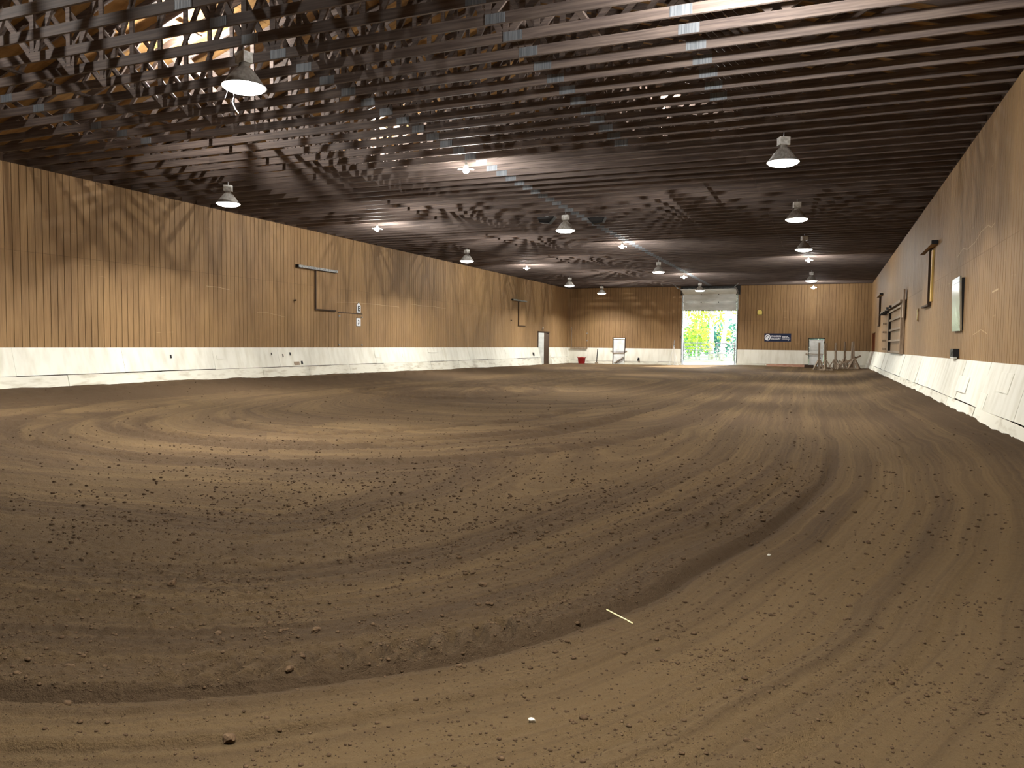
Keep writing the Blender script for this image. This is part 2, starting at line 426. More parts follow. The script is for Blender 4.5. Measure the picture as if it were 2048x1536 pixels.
def build_floor():
    az = np.concatenate([np.radians(np.linspace(-180, -64, 40, endpoint=False)), np.radians(np.linspace(-64, 20, 820, endpoint=False)), np.radians(np.linspace(20, 180, 60, endpoint=False))])
    rr = [.05, .4, .8, 1.2, 1.6]
    inv = np.linspace(1 / 1.9, 1 / 75.0, 720)
    rr = np.array(rr + list(1 / inv))
    nr, na = len(rr), len(az)
    Rg, A = np.meshgrid(rr, az, indexing='ij')
    X = np.clip((Rg * np.sin(A)).ravel(), XL - .02, XR + .02); Y = np.clip((Rg * np.cos(A)).ravel(), Y0, D + .35)
    z, moist_spill, _ = relief(X, Y)
    co = np.stack([X, Y, z], 1)
    i = np.arange(nr - 1)[:, None] * na; k = np.arange(na)[None, :]; k2 = (k + 1) % na
    q = np.stack([i + k, i + na + k, i + na + k2, i + k2], -1).reshape(-1, 4)
    p = co[q]
    area = np.abs(np.cross(p[:, 2, :2] - p[:, 0, :2], p[:, 3, :2] - p[:, 1, :2]))
    q = q[area > 1e-9][:, ::-1]
    me = bpy.data.meshes.new('floor')
    me.vertices.add(len(co)); me.vertices.foreach_set('co', co.ravel())
    me.loops.add(q.size); me.loops.foreach_set('vertex_index', q.ravel().astype(np.int32))
    me.polygons.add(len(q)); me.polygons.foreach_set('loop_start', np.arange(0, q.size, 4, dtype=np.int32))
    me.polygons.foreach_set('use_smooth', np.ones(len(q), bool))
    at = me.attributes.new('moist_spill', 'FLOAT', 'POINT'); at.data.foreach_set('value', moist_spill.astype(np.float32))
    tv = np.zeros((len(co), 3), np.float32); tv[:, 0] = LAST_T; tv[:, 1] = LAST_S
    at = me.attributes.new('track', 'FLOAT_VECTOR', 'POINT'); at.data.foreach_set('vector', tv.ravel())
    me.materials.append(M['dirt'])
    me.update(calc_edges=True); me.validate()
    return tag(link('floor', me), 'raked brown dirt arena floor with curving harrow lines', 'floor', kind='structure')
floor = build_floor()

# ------------------------------------------------------------------ walls
PITCHW = .19
GROOVE = .012
_pc = {}
def panel_mesh(w, h, boards):
    key = (round(w, 3), round(h, 3), boards)
    if key in _pc: return _pc[key]
    mb = MB()
    if boards:
        e = GROOVE / 2
        prof = [(e, 0), (e + .003, .012), (w - e - .003, .012), (w - e, 0)]
    else:
        prof = [(.001, 0), (.003, .012)]
        n = int(round(w / PITCHW))
        for k in range(1, n):
            u = k * w / n if n else 0
            prof += [(u - .009, .012), (u - .006, .001), (u + .006, .001), (u + .009, .012)]
        prof += [(w - .003, .012), (w - .001, 0)]
    mb.prism(prof, lambda u, v, t: (u, v, t), .002, h - .002)
    me = mb.mesh('siding_board' if boards else 'siding_panel', M['siding'])
    if not boards:      # groove floors take the dark backing colour
        me.materials.append(M['backing'])
        me.polygons.foreach_set('material_index', [1 if (2 <= i and prof[i - 2][1] < .002 and prof[(i - 1) % len(prof)][1] < .002 and 0 < i - 2 < len(prof) - 1) else 0 for i in range(len(me.polygons))])
    _pc[key] = me
    return _pc[key]
def clad(wall, u0, u1, z0, zmid, z1, openings, frame, name, step, boards):
    # frame: matrix mapping (u, out, z) -> world ; openings (ua, ub, za, zb)
    rows = [(z0, zmid), (zmid, z1)]
    u = u0
    while u < u1 - 1e-6:
        un = min(u + step, u1)
        cuts = sorted({u, un} | {min(max(c, u), un) for o in openings for c in o[:2]})
        for a, b in zip(cuts[:-1], cuts[1:]):
            if b - a < .03: continue
            for (za, zb) in rows:
                iv = [(za, zb)]
                for (oa, ob, oza, ozb) in openings:
                    if oa < (a + b) / 2 < ob:
                        nv = []
                        for (p, q) in iv:
                            if ozb <= p or oza >= q: nv.append((p, q)); continue
                            if oza > p: nv.append((p, oza))
                            if ozb < q: nv.append((ozb, q))
                        iv = nv
                for (p, q) in iv:
                    if q - p < .03: continue
                    o = link(name, panel_mesh(b - a, q - p, boards), wall)
                    o.matrix_world = frame @ Matrix.Translation((a, 0, p))
        u = un
FR_L = Matrix(((0, 1, 0, XL - .012), (1, 0, 0, 0), (0, 0, 1, 0), (0, 0, 0, 1)))
FR_R = Matrix(((0, -1, 0, XR + .012), (1, 0, 0, 0), (0, 0, 1, 0), (0, 0, 0, 1)))
FR_B = Matrix(((1, 0, 0, 0), (0, -1, 0, D + .012), (0, 0, 1, 0), (0, 0, 0, 1)))
FR_F = Matrix(((1, 0, 0, 0), (0, 1, 0, Y0 - .012), (0, 0, 1, 0), (0, 0, 0, 1)))
def backing(name, frame, u0, u1, z0, z1, openings, thick=.16, label=None):
    mb = MB()
    us = sorted({u0, u1} | {c for o in openings for c in o[:2]})
    for a, b in zip(us[:-1], us[1:]):
        iv = [(z0, z1)]
        for (oa, ob, oza, ozb) in openings:
            if oa - 1e-6 <= a and b <= ob + 1e-6:
                nv = []
                for p, q in iv:
                    if oza > p: nv.append((p, min(oza, q)))
                    if ozb < q: nv.append((max(ozb, p), q))
                iv = nv
        for p, q in iv:
            c = [(a, -thick, p), (b, -thick, p), (b, 0, p), (a, 0, p), (a, -thick, q), (b, -thick, q), (b, 0, q), (a, 0, q)]
            mb.hexa([frame @ Vector(x) for x in c])
    return tag(mb.build(name, M['backing']), label, 'wall', kind='structure')
def kick_run(wall, frame, u0, u1, lean, seam, gaps, length, name='kick_panel', plank=True, top=KT, jitter=.008):
    # leaning sheet (top .. seam) and base plank below it, between gaps
    segs = [(u0, u1)]
    for ga, gb in gaps:
        segs = [s for (a, b) in segs for s in ([(a, b)] if gb <= a or ga >= b else [(a, ga), (gb, b)]) if s[1] - s[0] > .02]
    f = lambda z: .03 + lean * (top - z) / (top + .05)
    for (a, b) in segs:
        u = a
        while u < b - 1e-4:
            un = min(u + length * random.uniform(.9, 1.05), b)
            if b - un < .5: un = b
            j = [random.uniform(0, jitter) for _ in range(4)]
            s0 = seam + random.uniform(-.012, .012); s1 = seam + random.uniform(-.012, .012)
            tt = .016
            c = [(u + .003, f(s0) + j[0] - tt, s0), (un - .003, f(s1) + j[1] - tt, s1), (un - .003, f(s1) + j[1], s1), (u + .003, f(s0) + j[0], s0),
                 (u + .003, f(top) + j[2] - tt, top), (un - .003, f(top) + j[3] - tt, top), (un - .003, f(top) + j[3], top), (u + .003, f(top) + j[2], top)]
            MB().hexa([frame @ Vector(x) for x in c]).build(name, M['kick'], wall)
            u = un
        u = a
        while plank and u < b - 1e-4:
            un = min(u + length * random.uniform(.7, 1.3), b)
            if b - un < .5: un = b
            s0 = seam - .008 + random.uniform(-.02, .004); s1 = seam - .008 + random.uniform(-.02, .004)
            e = .022 + random.uniform(0, .014)
            c = [(u + .006, f(-.1) + e - .03, -.12), (un - .006, f(-.1) + e - .03, -.12), (un - .006, f(-.1) + e, -.12), (u + .006, f(-.1) + e, -.12),
                 (u + .006, f(s0) + e - .03, s0), (un - .006, f(s1) + e - .03, s1), (un - .006, f(s1) + e, s1), (u + .006, f(s0) + e, s0)]
            MB().hexa([frame @ Vector(x) for x in c]).build('kick_plank', M['kick_dirty'], wall)
            u = un

# openings
DL = (48.5, 50.65, -.2, 2.25)             # doorway in the left wall
DR = (49.6, 52.1, -.2, 2.33)              # doorway in the right wall
BD = (-9.49, -5.76, -.2, 5.36)            # overhead door
W1 = (-14.47, -13.57, -.2, 1.93)          # white service doors in the back wall
W2 = (-1.14, -.18, -.2, 2.0)
wall_left = backing('wall_left', FR_L, Y0, D + .2, -.3, 6.05, [DL], label='long brown wood sided wall on the left')
wall_right = backing('wall_right', FR_R, Y0, D + .2, -.3, 6.05, [DR], label='brown wood sided wall along the right edge')
wall_back = backing('wall_back', FR_B, XL - .16, XR + .16, -.3, 6.05, [BD, W1, W2], label='brown wood sided far end wall with the big door')
wall_front = backing('wall_front', FR_F, XL - .16, XR + .16, -.3, 6.05, [], label='brown end wall behind the camera')
clad(wall_left, 11.02, 25.46, KT - .1, 3.55, ZT, [], FR_L, 'siding_board', PITCHW, True)
clad(wall_left, 25.46, D, KT - .1, 3.55, ZT, [DL], FR_L, 'siding_panel', PITCHW * 6, False)
clad(wall_left, 11.02 - PITCHW * 6 * 12, 11.02, KT - .1, 3.55, ZT, [], FR_L, 'siding_panel', PITCHW * 6, False)
clad(wall_right, Y0 + .01, D, KT - .1, 3.2, ZT, [DR], FR_R, 'siding_panel', PITCHW * 6, False)
clad(wall_back, XL, XR, KT - .1, 3.24, ZT, [BD, W1, W2], FR_B, 'siding_panel', PITCHW * 6, False)
kick_run(wall_left, FR_L, Y0, D, .32, .56, [DL[:2]], 3.3)
kick_run(wall_right, FR_R, Y0, D, .32, .47, [DR[:2]], 2.6, jitter=.02)
kick_run(wall_back, FR_B, XL + .05, XR - .05, .10, .30, [BD[:2], W1[:2], W2[:2]], 2.4)

# roof deck over the trusses and gable ends
def build_roof():
    mb = MB()
    zb = lambda x: ZT + .14 + .15 + (min(x - (XL - .15), (XR + .15) - x)) * PITCHR
    for side in (-1, 1):
        half = (XR - XL) / 2 + .3
        nsheet = 9
        for i in range(nsheet):
            a = XC + side * half * i / nsheet; b = XC + side * half * (i + 1) / nsheet
            y = Y0 - .2
            while y < D + .2:
                yn = min(y + 2.4, D + .25)
                g = .004
                x0, x1 = a + side * g, b - side * g
                c = [(x0, y + g, zb(x0)), (x1, y + g, zb(x1)), (x1, yn - g, zb(x1)), (x0, yn - g, zb(x0))]
                mb.hexa(c + [(p[0], p[1], p[2] + .015) for p in c])
                y = yn
        x0, x1 = XC, XC + side * (half + .35)
        c = [(x0, Y0 - .4, zb(x0) + .016), (x1, Y0 - .4, zb(x1) + .016), (x1, D + .6, zb(x1) + .016), (x0, D + .6, zb(x0) + .016)]
        mb.hexa(c + [(p[0], p[1], p[2] + .03) for p in c])
    o = mb.build('ceiling', M['deck'])
    gb = MB()
    for y in (Y0 - .17, D + .02):
        gb.prism([(XL - .5, 6.0), (XR + .5, 6.0), (XR + .5, zb(XR + .5) + .01), (XC, zb(XC) + .01), (XL - .5, zb(XL - .5) + .01)], lambda u, v, t: (u, t, v), y, y + .12)
    gb.build('gable_panel', M['deck'], o)
    eb = MB()
    for x in (XL - .42, XR + .22):
        eb.box(x, x + .2, Y0 - .2, D + .2, 5.2, 6.02)
    eb.build('eave_board', M['backing'], o)
    return tag(o, 'dark plywood roof deck sloping above the trusses', 'ceiling', kind='structure')
ceiling = build_roof()

# ------------------------------------------------------------------ roof trusses
def truss_parts():
    zt = lambda x: ZT + .14 + (min(x - (XL - .15), (XR + .15) - x)) * PITCHR   # underside of top chord
    parts = []
    T = .038
    spl = [XL - .15, -13.5, -7.6, -1.83, XR + .15]
    for a, b in zip(spl[:-1], spl[1:]):
        parts.append(('bottom_chord', MB().box(a + .001, b - .001, -T / 2, T / 2, ZT, ZT + .14), 'lumber'))
    for s in (-1, 1):
        xe = XC + s * ((XR - XL) / 2 + .15)
        mb = MB()
        poly = [(xe, zt(xe)), (XC, zt(XC)), (XC, zt(XC) + .147), (xe, zt(xe) + .147)]
        mb.prism(poly, lambda u, v, t: (u, t, v), -T / 2, T / 2)
        parts.append(('top_chord', mb, 'lumber'))
    bn = lambda o: (XC + o, ZT + .14); tn = lambda o: (XC + o, zt(XC + o))
    webs = [(bn(0), tn(0))]
    for s in (-1, 1):
        webs += [(bn(0.06 * s), tn(1.75 * s)), (tn(1.85 * s), bn(3.4 * s)), (bn(3.55 * s), tn(5.2 * s)), (tn(5.3 * s), bn(6.9 * s)), (bn(7.05 * s), tn(8.3 * s)), (bn(3.48 * s), tn(3.48 * s))]
    for p, q in webs:
        parts.append(('web', MB().bar((p[0], 0, p[1]), (q[0], 0, q[1]), .089, T, up=(0, 1, 0)) if False else web_bar(p, q, T), 'lumber'))
    for x in (-13.5, -7.6, -4.12, -1.83):
        mb = MB()
        for s in (-1, 1):
            mb.box(x - .14, x + .14, s * (T / 2 + .003) - .0025, s * (T / 2 + .003) + .0025, ZT + .006, ZT + .134)
        parts.append(('connector_plate', mb, 'plate'))
    return parts
def web_bar(p, q, T):
    d = np.array(q) - np.array(p); L_ = np.hypot(*d); n = np.array([-d[1], d[0]]) / L_ * .0445
    a = np.array(p); b = np.array(q)
    poly = [tuple(a - n), tuple(b - n), tuple(b + n), tuple(a + n)]
    return MB().prism(poly, lambda u, v, t: (u, t, v), -T / 2 + .001, T / 2 - .001)
TP = truss_parts()
PLATE_END = {-13.5: 12.5, -7.6: 99, -4.12: 16.5, -1.83: 14.0}
TP_ME = [(n, mb.mesh(n, M[m]), round(sum(v[0] for v in mb.v) / len(mb.v), 2) if m == 'plate' else None) for n, mb, m in TP]
_all = MB(); _pl = MB()
for n, mb, m in TP:
    if m == 'plate' and abs(mb.v[0][0] + 7.6) > .5: continue
    (_pl if m == 'plate' else _all).add(mb.v, mb.f)
me_all = _all.mesh('roof_truss', M['lumber'])
me_all.materials.append(M['plate'])
nf = len(me_all.polygons)
_j = MB(); _j.add(_all.v, _all.f); _j.add(_pl.v, _pl.f)
me_all = _j.mesh('roof_truss', M['lumber']); me_all.materials.append(M['plate'])
me_all.polygons.foreach_set('material_index', [0] * nf + [1] * (len(me_all.polygons) - nf))
TY = [.38 + .6 * k for k in range(-5, 91)]
ORD = ['nearest', 'second nearest', 'third nearest', 'fourth nearest', 'fifth nearest', 'sixth nearest', 'seventh nearest', 'eighth nearest', 'ninth nearest', 'tenth nearest', 'eleventh nearest', 'twelfth nearest']
FIRST_VISIBLE = 6.5
vis = 0
for y in TY:
    if FIRST_VISIBLE <= y < 26.5:
        t = empty('roof_truss', (0, y, 0))
        for n, me, px in TP_ME:
            if px is None or y < PLATE_END[px]: link(n, me, t)
    else:
        t = link('roof_truss', me_all, None, (0, y, 0))
    if y >= FIRST_VISIBLE and vis < len(ORD):
        lab = ORD[vis] + ' wooden roof truss at the top of the picture, spanning both walls'; vis += 1
    else:
        lab = 'wooden roof truss in the dense row running back under the roof'
    tag(t, lab, 'roof truss', 'wooden roof trusses')
for x, side in ((-12.3, 'left'), (-3.1, 'right')):
    b = MB()
    b.box(x - .045, x + .045, 4.0, 54.0, ZT + .142, ZT + .18)
    tag(b.build('lateral_brace', M['lumber']), 'long lumber brace lying across the truss chords on the ' + side + ' side', 'brace')

# ------------------------------------------------------------------ lamps
def add_light(name, kind, loc, power, parent, size=.1, rot=None):
    ld = bpy.data.lights.new(name, kind); ld.energy = power; ld.color = LIGHT_COL
    if kind == 'AREA':
        ld.shape = 'DISK'; ld.size = size; ld.spread = math.radians(140)
    else:
        ld.shadow_soft_size = size
    o = bpy.data.objects.new(name, ld); COL.objects.link(o); o.parent = parent; o.location = loc
    return o
def lathe_mesh(prof, m, n=24, smooth=True):
    return MB().lathe(prof, n).mesh('part', m, smooth)
# bell lamp: local origin at the chord underside, rim at z = -0.58
BELL = [
    ('hook_rod', MB().tube([(0, 0, .0), (0, 0, -.10)], .008, 8).mesh('hook_rod', M['galv'])),
    ('ballast_box', MB().box(-.10, .10, -.075, .075, -.25, -.10).mesh('ballast_box', M['ballast'])),
    ('neck', lathe_mesh([(.001, -.245), (.065, -.25), (.07, -.29), (.085, -.31)], M['shade'])),
    ('reflector', lathe_mesh([(.085, -.305), (.12, -.33), (.19, -.42), (.26, -.52), (.30, -.575), (.312, -.58), (.305, -.572), (.25, -.512), (.18, -.412), (.11, -.325), (.07, -.306)], M['shade'], 28)),
    ('lens', lathe_mesh([(.0005, -.540), (.15, -.545), (.292, -.560), (.298, -.575), (.27, -.605), (.20, -.632), (.10, -.648), (.0005, -.652)], M['lens'], 28)),
]
LED = [
    ('hook_rod', MB().tube([(0, 0, 0), (0, 0, -.08)], .012, 8).mesh('stem', M['galv'])),
    ('socket', lathe_mesh([(.001, -.06), (.032, -.065), (.036, -.14), (.03, -.15), (.001, -.15)], M['white_paint'], 14)),
    ('bulb', lathe_mesh([(.001, -.15), (.05, -.16), (.075, -.20), (.07, -.25), (.04, -.285), (.001, -.295)], M['led'], 16)),
]
_w = MB()
for k in range(3):
    a = 2 * math.pi * k / 3 + .3
    c, s = math.cos(a), math.sin(a)
    p = [(.05, -.035), (.18, -.05), (.18, .05), (.05, .035)]
    _w.hexa([(u * c - v * s, u * s + v * c, -.205 - (u - .05) * .15) for u, v in p] + [(u * c - v * s, u * s + v * c, -.19 - (u - .05) * .15) for u, v in p])
LED.append(('light_wing', _w.mesh('light_wing', M['led'])))
ROWS = {'left': -14.6, 'middle': -7.72, 'right': -.9}
LY = [1.58, 8.78, 15.98, 23.18, 30.38, 37.58, 44.78, 51.98]
KIND = {'left': 'B*BLBLBB', 'middle': 'BBLBLBLB', 'right': 'BLBBBLBL'}
KIND['left'] = 'BBBLBLBB'
NUM = ['', 'first', 'second', 'third', 'fourth', 'fifth', 'sixth', 'seventh']
for row, x in ROWS.items():
    seen = 0
    for i, y in enumerate(LY):
        if i == 0 and row != 'right': continue  # one unseen lamp added over the camera to light the foreground
        k = KIND[row][i]; power_gain = {('right', 0): 1.15, ('right', 1): 2.6, ('middle', 1): 1.7}.get((row, i), 1.0)   # near lamps boosted to light the foreground
        drop = .2 if (row == 'right' and i == 7) else 0
        yy = y - (1.3 if (row == 'middle' and i == 7) else 0)
        yy = min(TY, key=lambda t: abs(t - yy))
        inview = pt_in = (i >= 2) or (row == 'middle' and i == 1)
        if inview: seen += 1
        where = (NUM[seen] + ' in the ' + row + ' row') if inview else (row + ' row, ' + ('added unseen overhead by the camera' if i == 0 else 'just out of view'))
        if k == 'B':
            t = empty('high_bay_lamp', (x, yy, ZT - drop), random.uniform(-.6, .6))
            pb = {}
            for n, me in BELL: pb[n] = link(n, me, pb['reflector'] if n == 'lens' else t)
            add_light('lamp_light', 'AREA', (0, 0, -.665), BELL_W * power_gain, t, .5)
            tag(t, 'bell shaded lamp with white ballast box, ' + where, 'lamp', 'lamps hanging from the trusses')
        else:
            t = empty('bare_bulb_lamp', (x, yy, ZT - drop), random.uniform(-.6, .6))
            pb = {}
            for n, me in LED: pb[n] = link(n, me, pb['bulb'] if n == 'light_wing' else t)
            if drop: MB().tube([(0, 0, drop), (0, 0, -.02)], .006, 6).build('drop_cord', M['black'], t)
            add_light('lamp_light', 'POINT', (0, 0, -.33), BULB_W * power_gain, t, .07)
            tag(t, 'bare bulb glaring under the trusses, ' + where, 'lamp', 'lamps hanging from the trusses')
# cobweb strands dangling from the nearest middle lamp
_first = [o for o in COL.objects if o.name.startswith('high_bay_lamp') and abs(o.location.x - ROWS['middle']) < .1 and o.location.y < 10][0]
cw = MB()
for sx, sy, pts in ((-.28, .0, [(0, 0), (.03, -.08), (.0, -.16), (.05, -.27), (.10, -.33)]), (-.22, -.1, [(0, 0), (-.03, -.07), (-.06, -.14)]), (.0, -.25, [(0, 0), (.03, -.05), (-.03, -.08)])):
    cw.tube([(sx + a, sy + a * .3, -.57 + b) for a, b in pts], .0035, 5)
cw.build('cobweb_strand', M['print_white'], _first)
# bare bulbs up inside the truss space
for i, (x, y) in enumerate([(-12.2, 5.08), (-12.2, 12.28), (-12.2, 19.88), (-12.2, 27.08), (-12.2, 34.28), (-12.2, 41.48), (-12.2, 48.68), (-4.3, 20.48)]):
    zc = ZT + .14 + (min(x - XL + .15, XR + .15 - x)) * PITCHR
    t = empty('attic_bulb', (x, y, zc))
    MB().box(-.05, .05, -.30, .30, 0, .03).build('mount_board', M['lumber'], t)
    MB().lathe([(.001, 0), (.05, -.002), (.045, -.06), (.001, -.06)], 14).build('socket', M['white_paint'], t, True)
    MB().lathe([(.001, -.06), (.03, -.065), (.065, -.13), (.06, -.19), (.001, -.22)], 16).build('bulb', M['led'], t, True)
    add_light('lamp_light', 'POINT', (0, 0, -.30), ATTIC_W if x < -8 else ATTIC_W * .6, t, .06)
    lab = 'bare bulb high between the rafters, ' + ('right of the ridge' if x > -8 else NUM[min(i, 7)] + ' one from the camera left of the ridge' if i else 'out of view above the camera')
    tag(t, lab, 'lamp', 'bulbs up in the truss space')

# ------------------------------------------------------------------ text and wall helpers
def text_mesh(body, size, m, bold=0.0, xs=1.0, thick=.002):
    cu = bpy.data.curves.new('text', 'FONT'); cu.body = body; cu.size = size; cu.extrude = thick; cu.offset = bold
    cu.align_x = 'CENTER'; cu.align_y = 'CENTER'
    o = bpy.data.objects.new('text', cu); COL.objects.link(o); o.scale.x = xs
    dg = bpy.context.evaluated_depsgraph_get(); dg.update()
    me = bpy.data.meshes.new_from_object(o.evaluated_get(dg))
    bpy.data.objects.remove(o); bpy.data.curves.remove(cu)
    me.transform(Matrix.Diagonal((xs, 1, 1, 1)))
    me.materials.clear(); me.materials.append(m)
    return me
ROT_L = Matrix(((0, 0, 1, 0), (1, 0, 0, 0), (0, 1, 0, 0), (0, 0, 0, 1)))      # faces +X
ROT_B = Matrix(((1, 0, 0, 0), (0, 0, -1, 0), (0, 1, 0, 0), (0, 0, 0, 1)))     # faces -Y
def place(o, mat4, loc):
    o.matrix_world = Matrix.Translation(loc) @ mat4
    return o

# ------------------------------------------------------------------ overhead door, door frames
def overhead_door():
    x0, x1 = BD[0] + .05, BD[1] - .05
    t = tag(empty('door_1', ((x0 + x1) / 2, D - .05, 0)), 'raised white sectional overhead door over the bright opening', 'door', kind='structure')
    w = (x1 - x0) / 2
    zs = [3.92, 4.49, 5.04]
    for a, b in zip(zs[:-1], zs[1:]):
        s = MB().box(-w, w, -.04, .01, a + .0015, b - .0015).build('door_section', M['insul'], t)
        for u in (-.98, -.32, .33, .98):
            MB().box(u * w - .03, u * w + .03, -.055, -.04, b - .05, b + .03).build('hinge', M['dark_metal'], s)
    MB().hexa([(-w, -.04, 5.04), (w, -.04, 5.04), (w, .01, 5.04), (-w, .01, 5.04), (-w, -.62, 5.27), (w, -.62, 5.27), (w, -.60, 5.32), (-w, -.60, 5.32)]).build('door_section', M['insul'], t)
    MB().hexa([(-w, -1.2, 5.29), (w, -1.2, 5.29), (w, -.63, 5.28), (-w, -.63, 5.28), (-w, -1.2, 5.335), (w, -1.2, 5.335), (w, -.63, 5.325), (-w, -.63, 5.325)]).build('door_section', M['insul'], t)
    MB().box(-w, w, -.03, .0, 3.885, 3.922).build('bottom_seal', M['black'], t)
    for s in (-1, 1):
        u = s * (w + .06)
        MB().tube([(u, -.03, .12), (u, -.03, 4.9), (u, -.10, 5.12), (u, -.35, 5.28), (u, -.7, 5.33), (u, -2.3, 5.36)], .03, 8).build('track', M['galv'], t)
        MB().bar((u, -2.2, 5.36), (u + s * .25, -2.2, 5.6), .03, .03).build('track_hanger', M['galv'], t)
        MB().box(u - .05, u + .05, .0, .03, 4.0, 4.95).build('track_bracket', M['white_paint'], t)
        MB().box(s * (w + .05) - .05, s * (w + .05) + .05, .05, .2, -.1, 5.36).build('jamb', M['white_paint'], t)
    MB().tube([(-w, -.12, 5.46), (w, -.12, 5.46)], .03, 8).build('spring_shaft', M['galv'], t)
    # header board over the opening
    MB().box(-w - .2, w + .2, .02, .06, 5.00, 5.60).build('header_board', M['dark_metal'], t)
    lk = MB(); lk.box(-w - .14, -w - .1, -.02, .03, 2.0, 2.1).box(-w - .22, -w - .1, -.03, .0, 2.12, 2.15); lk.build('latch', M['black'], t)
overhead_door()

def service_door(name, op, label, diag):
    xa, xb, _, zt = op
    t = tag(empty(name, ((xa + xb) / 2, D, 0)), label, 'door', kind='structure')
    w = (xb - xa) / 2
    for s in (-1, 1):
        MB().box(s * w - .03, s * w + .03, -.05, .1, -.1, zt + .02).build('jamb', M['dark_wood'], t)
    MB().box(-w - .05, w + .05, -.06, .1, zt, zt + .07).build('lintel', M['dark_wood'], t)
    lf = MB().box(-w + .035, w - .035, .02, .06, .05, zt - .02).build('door_leaf', M['door_white'], t)
    for a, b in ((1.25, zt - .14), (.2, 1.05)):
        MB().box(-w + .13, w - .13, .012, .02, a, b).build('leaf_panel', M['door_white'], lf)
    if diag:
        MB().bar((-w + .12, -.03, .14), (w - .06, -.03, .62), .05, .03).build('diagonal_board', M['grey_wood'], t)
        MB().bar((-w + .25, -.04, .13), (w - .06, -.04, .50), .04, .03).build('diagonal_board', M['dark_wood'], t)
        MB().bar((-w + .02, 0, .86), (w - .02, 0, .88), .10, .03).build('cross_board', M['grey_wood'], t)
    MB().bar((-w - .18, -.07, 1.0), (w + .16, -.07, 1.0), .035, .03).build('bar', M['dark_wood'] if diag else M['grey_wood'], t)
    for s in (-1, 1):
        MB().box(s * (w + .13) - .03, s * (w + .13) + .03, -.10, .0, .96, 1.05).build('bar_bracket', M['grey_wood'], t)
    return t
service_door('door_2', W1, 'small white door with dark frame left of the big opening', True)
service_door('door_3', W2, 'small white door behind the wooden jump standards', False)

def side_doorway_left():
    t = tag(empty('door_4', (XL, (DL[0] + DL[1]) / 2, 0)), 'open doorway with dark frame near the far left corner', 'door', kind='structure')
    w = (DL[1] - DL[0]) / 2
    zt = DL[3]
    for s in (-1, 1):
        MB().box(-.32, .03, s * w - .05, s * w + .05, -.1, zt).build('jamb', M['dark_wood'], t)
        k = MB().hexa([(0, s * w - .02, -.1), (.34, s * w - .02, -.1), (.34, s * w + .03, -.1), (0, s * w + .03, -.1), (0, s * w - .02, KT), (.04, s * w - .02, KT), (.04, s * w + .03, KT), (0, s * w + .03, KT)])
        k.build('jamb_board', M['kick'], t)
    MB().box(-.16, .05, -w - .05, w + .05, zt - .02, zt + .08).build('lintel', M['dark_wood'], t)
    # passage behind
    p = MB(); p.box(-2.6, -2.5, -3, 3, -.2, 2.9); p.box(-2.6, -.16, 2.9, 3, -.2, 2.9); p.box(-2.6, -.16, -3, -2.9, -.2, 2.9)
    p.build('passage_wall', M['door_white'], t)
    MB().box(-2.6, -.16, -3, 3, 2.9, 3.0).build('passage_ceiling', M['door_white'], t)
    MB().box(-2.6, -.0, -3, 3, -.3, .04).build('passage_floor', M['gravel'], t)
    MB().box(-2.5, -2.46, -3, 3, .04, .62).build('passage_wainscot', M['pole_red'], t)
    MB().box(-2.5, -2.46, -3, 3, 1.02, 1.12).build('passage_rail', M['grey_wood'], t)
    l = tag(empty('passage_fill_lamp', (XL - 1.3, 49.4, 2.9)), 'small bulb added to brighten the passage behind the left doorway', 'lamp')  # unseen bulb, added to brighten the passage
    MB().lathe([(.001, 0), (.08, -.002), (.08, -.03), (.001, -.03)], 14).build('base', M['white_paint'], l, True)
    MB().lathe([(.001, -.03), (.05, -.06), (.05, -.11), (.001, -.14)], 14).build('bulb', M['led'], l, True)
    add_light('lamp_light', 'POINT', (0, 0, -.2), 240, l, .05)
    e = tag(empty('door_sensor', (XL, 49.3, 2.38)), 'tiny white lamp and sensor above the open left doorway', 'sensor')
    MB().lathe([(.001, .12), (.05, .13), (.06, .17), (.03, .21), (.001, .215)], 12, (.07, 0, 0)).build('lamp_head', M['white_paint'], e, True)
    MB().box(0, .05, -.05, .05, .0, .10).build('sensor_body', M['grey_wood'], e)
    MB().box(.0, .09, -.02, .02, .12, .15).build('bracket', M['galv'], e)
side_doorway_left()

def side_doorway_right():
    t = tag(empty('door_5', (XR, (DR[0] + DR[1]) / 2, 0)), 'narrow looking orange brown door at the far end of the right wall', 'door', kind='structure')
    w = (DR[1] - DR[0]) / 2
    for s in (-1, 1):
        MB().hexa([(-.36, s * w - .05, -.1), (.16, s * w - .05, -.1), (.16, s * w + .05, -.1), (-.36, s * w + .05, -.1), (-.03, s * w - .05, KT), (.16, s * w - .05, KT), (.16, s * w + .05, KT), (-.03, s * w + .05, KT)]).build('jamb_board', M['kick'], t)
        MB().box(-.03, .16, s * w - .04, s * w + .04, KT, DR[3]).build('jamb', M['orange_wood'], t)
    MB().box(-.03, .16, -w - .05, w + .05, DR[3], DR[3] + .06).build('lintel', M['siding'], t)
    MB().box(.12, .17, -w, w, -.1, DR[3]).build('door_leaf', M['orange_wood'], t)
side_doorway_right()

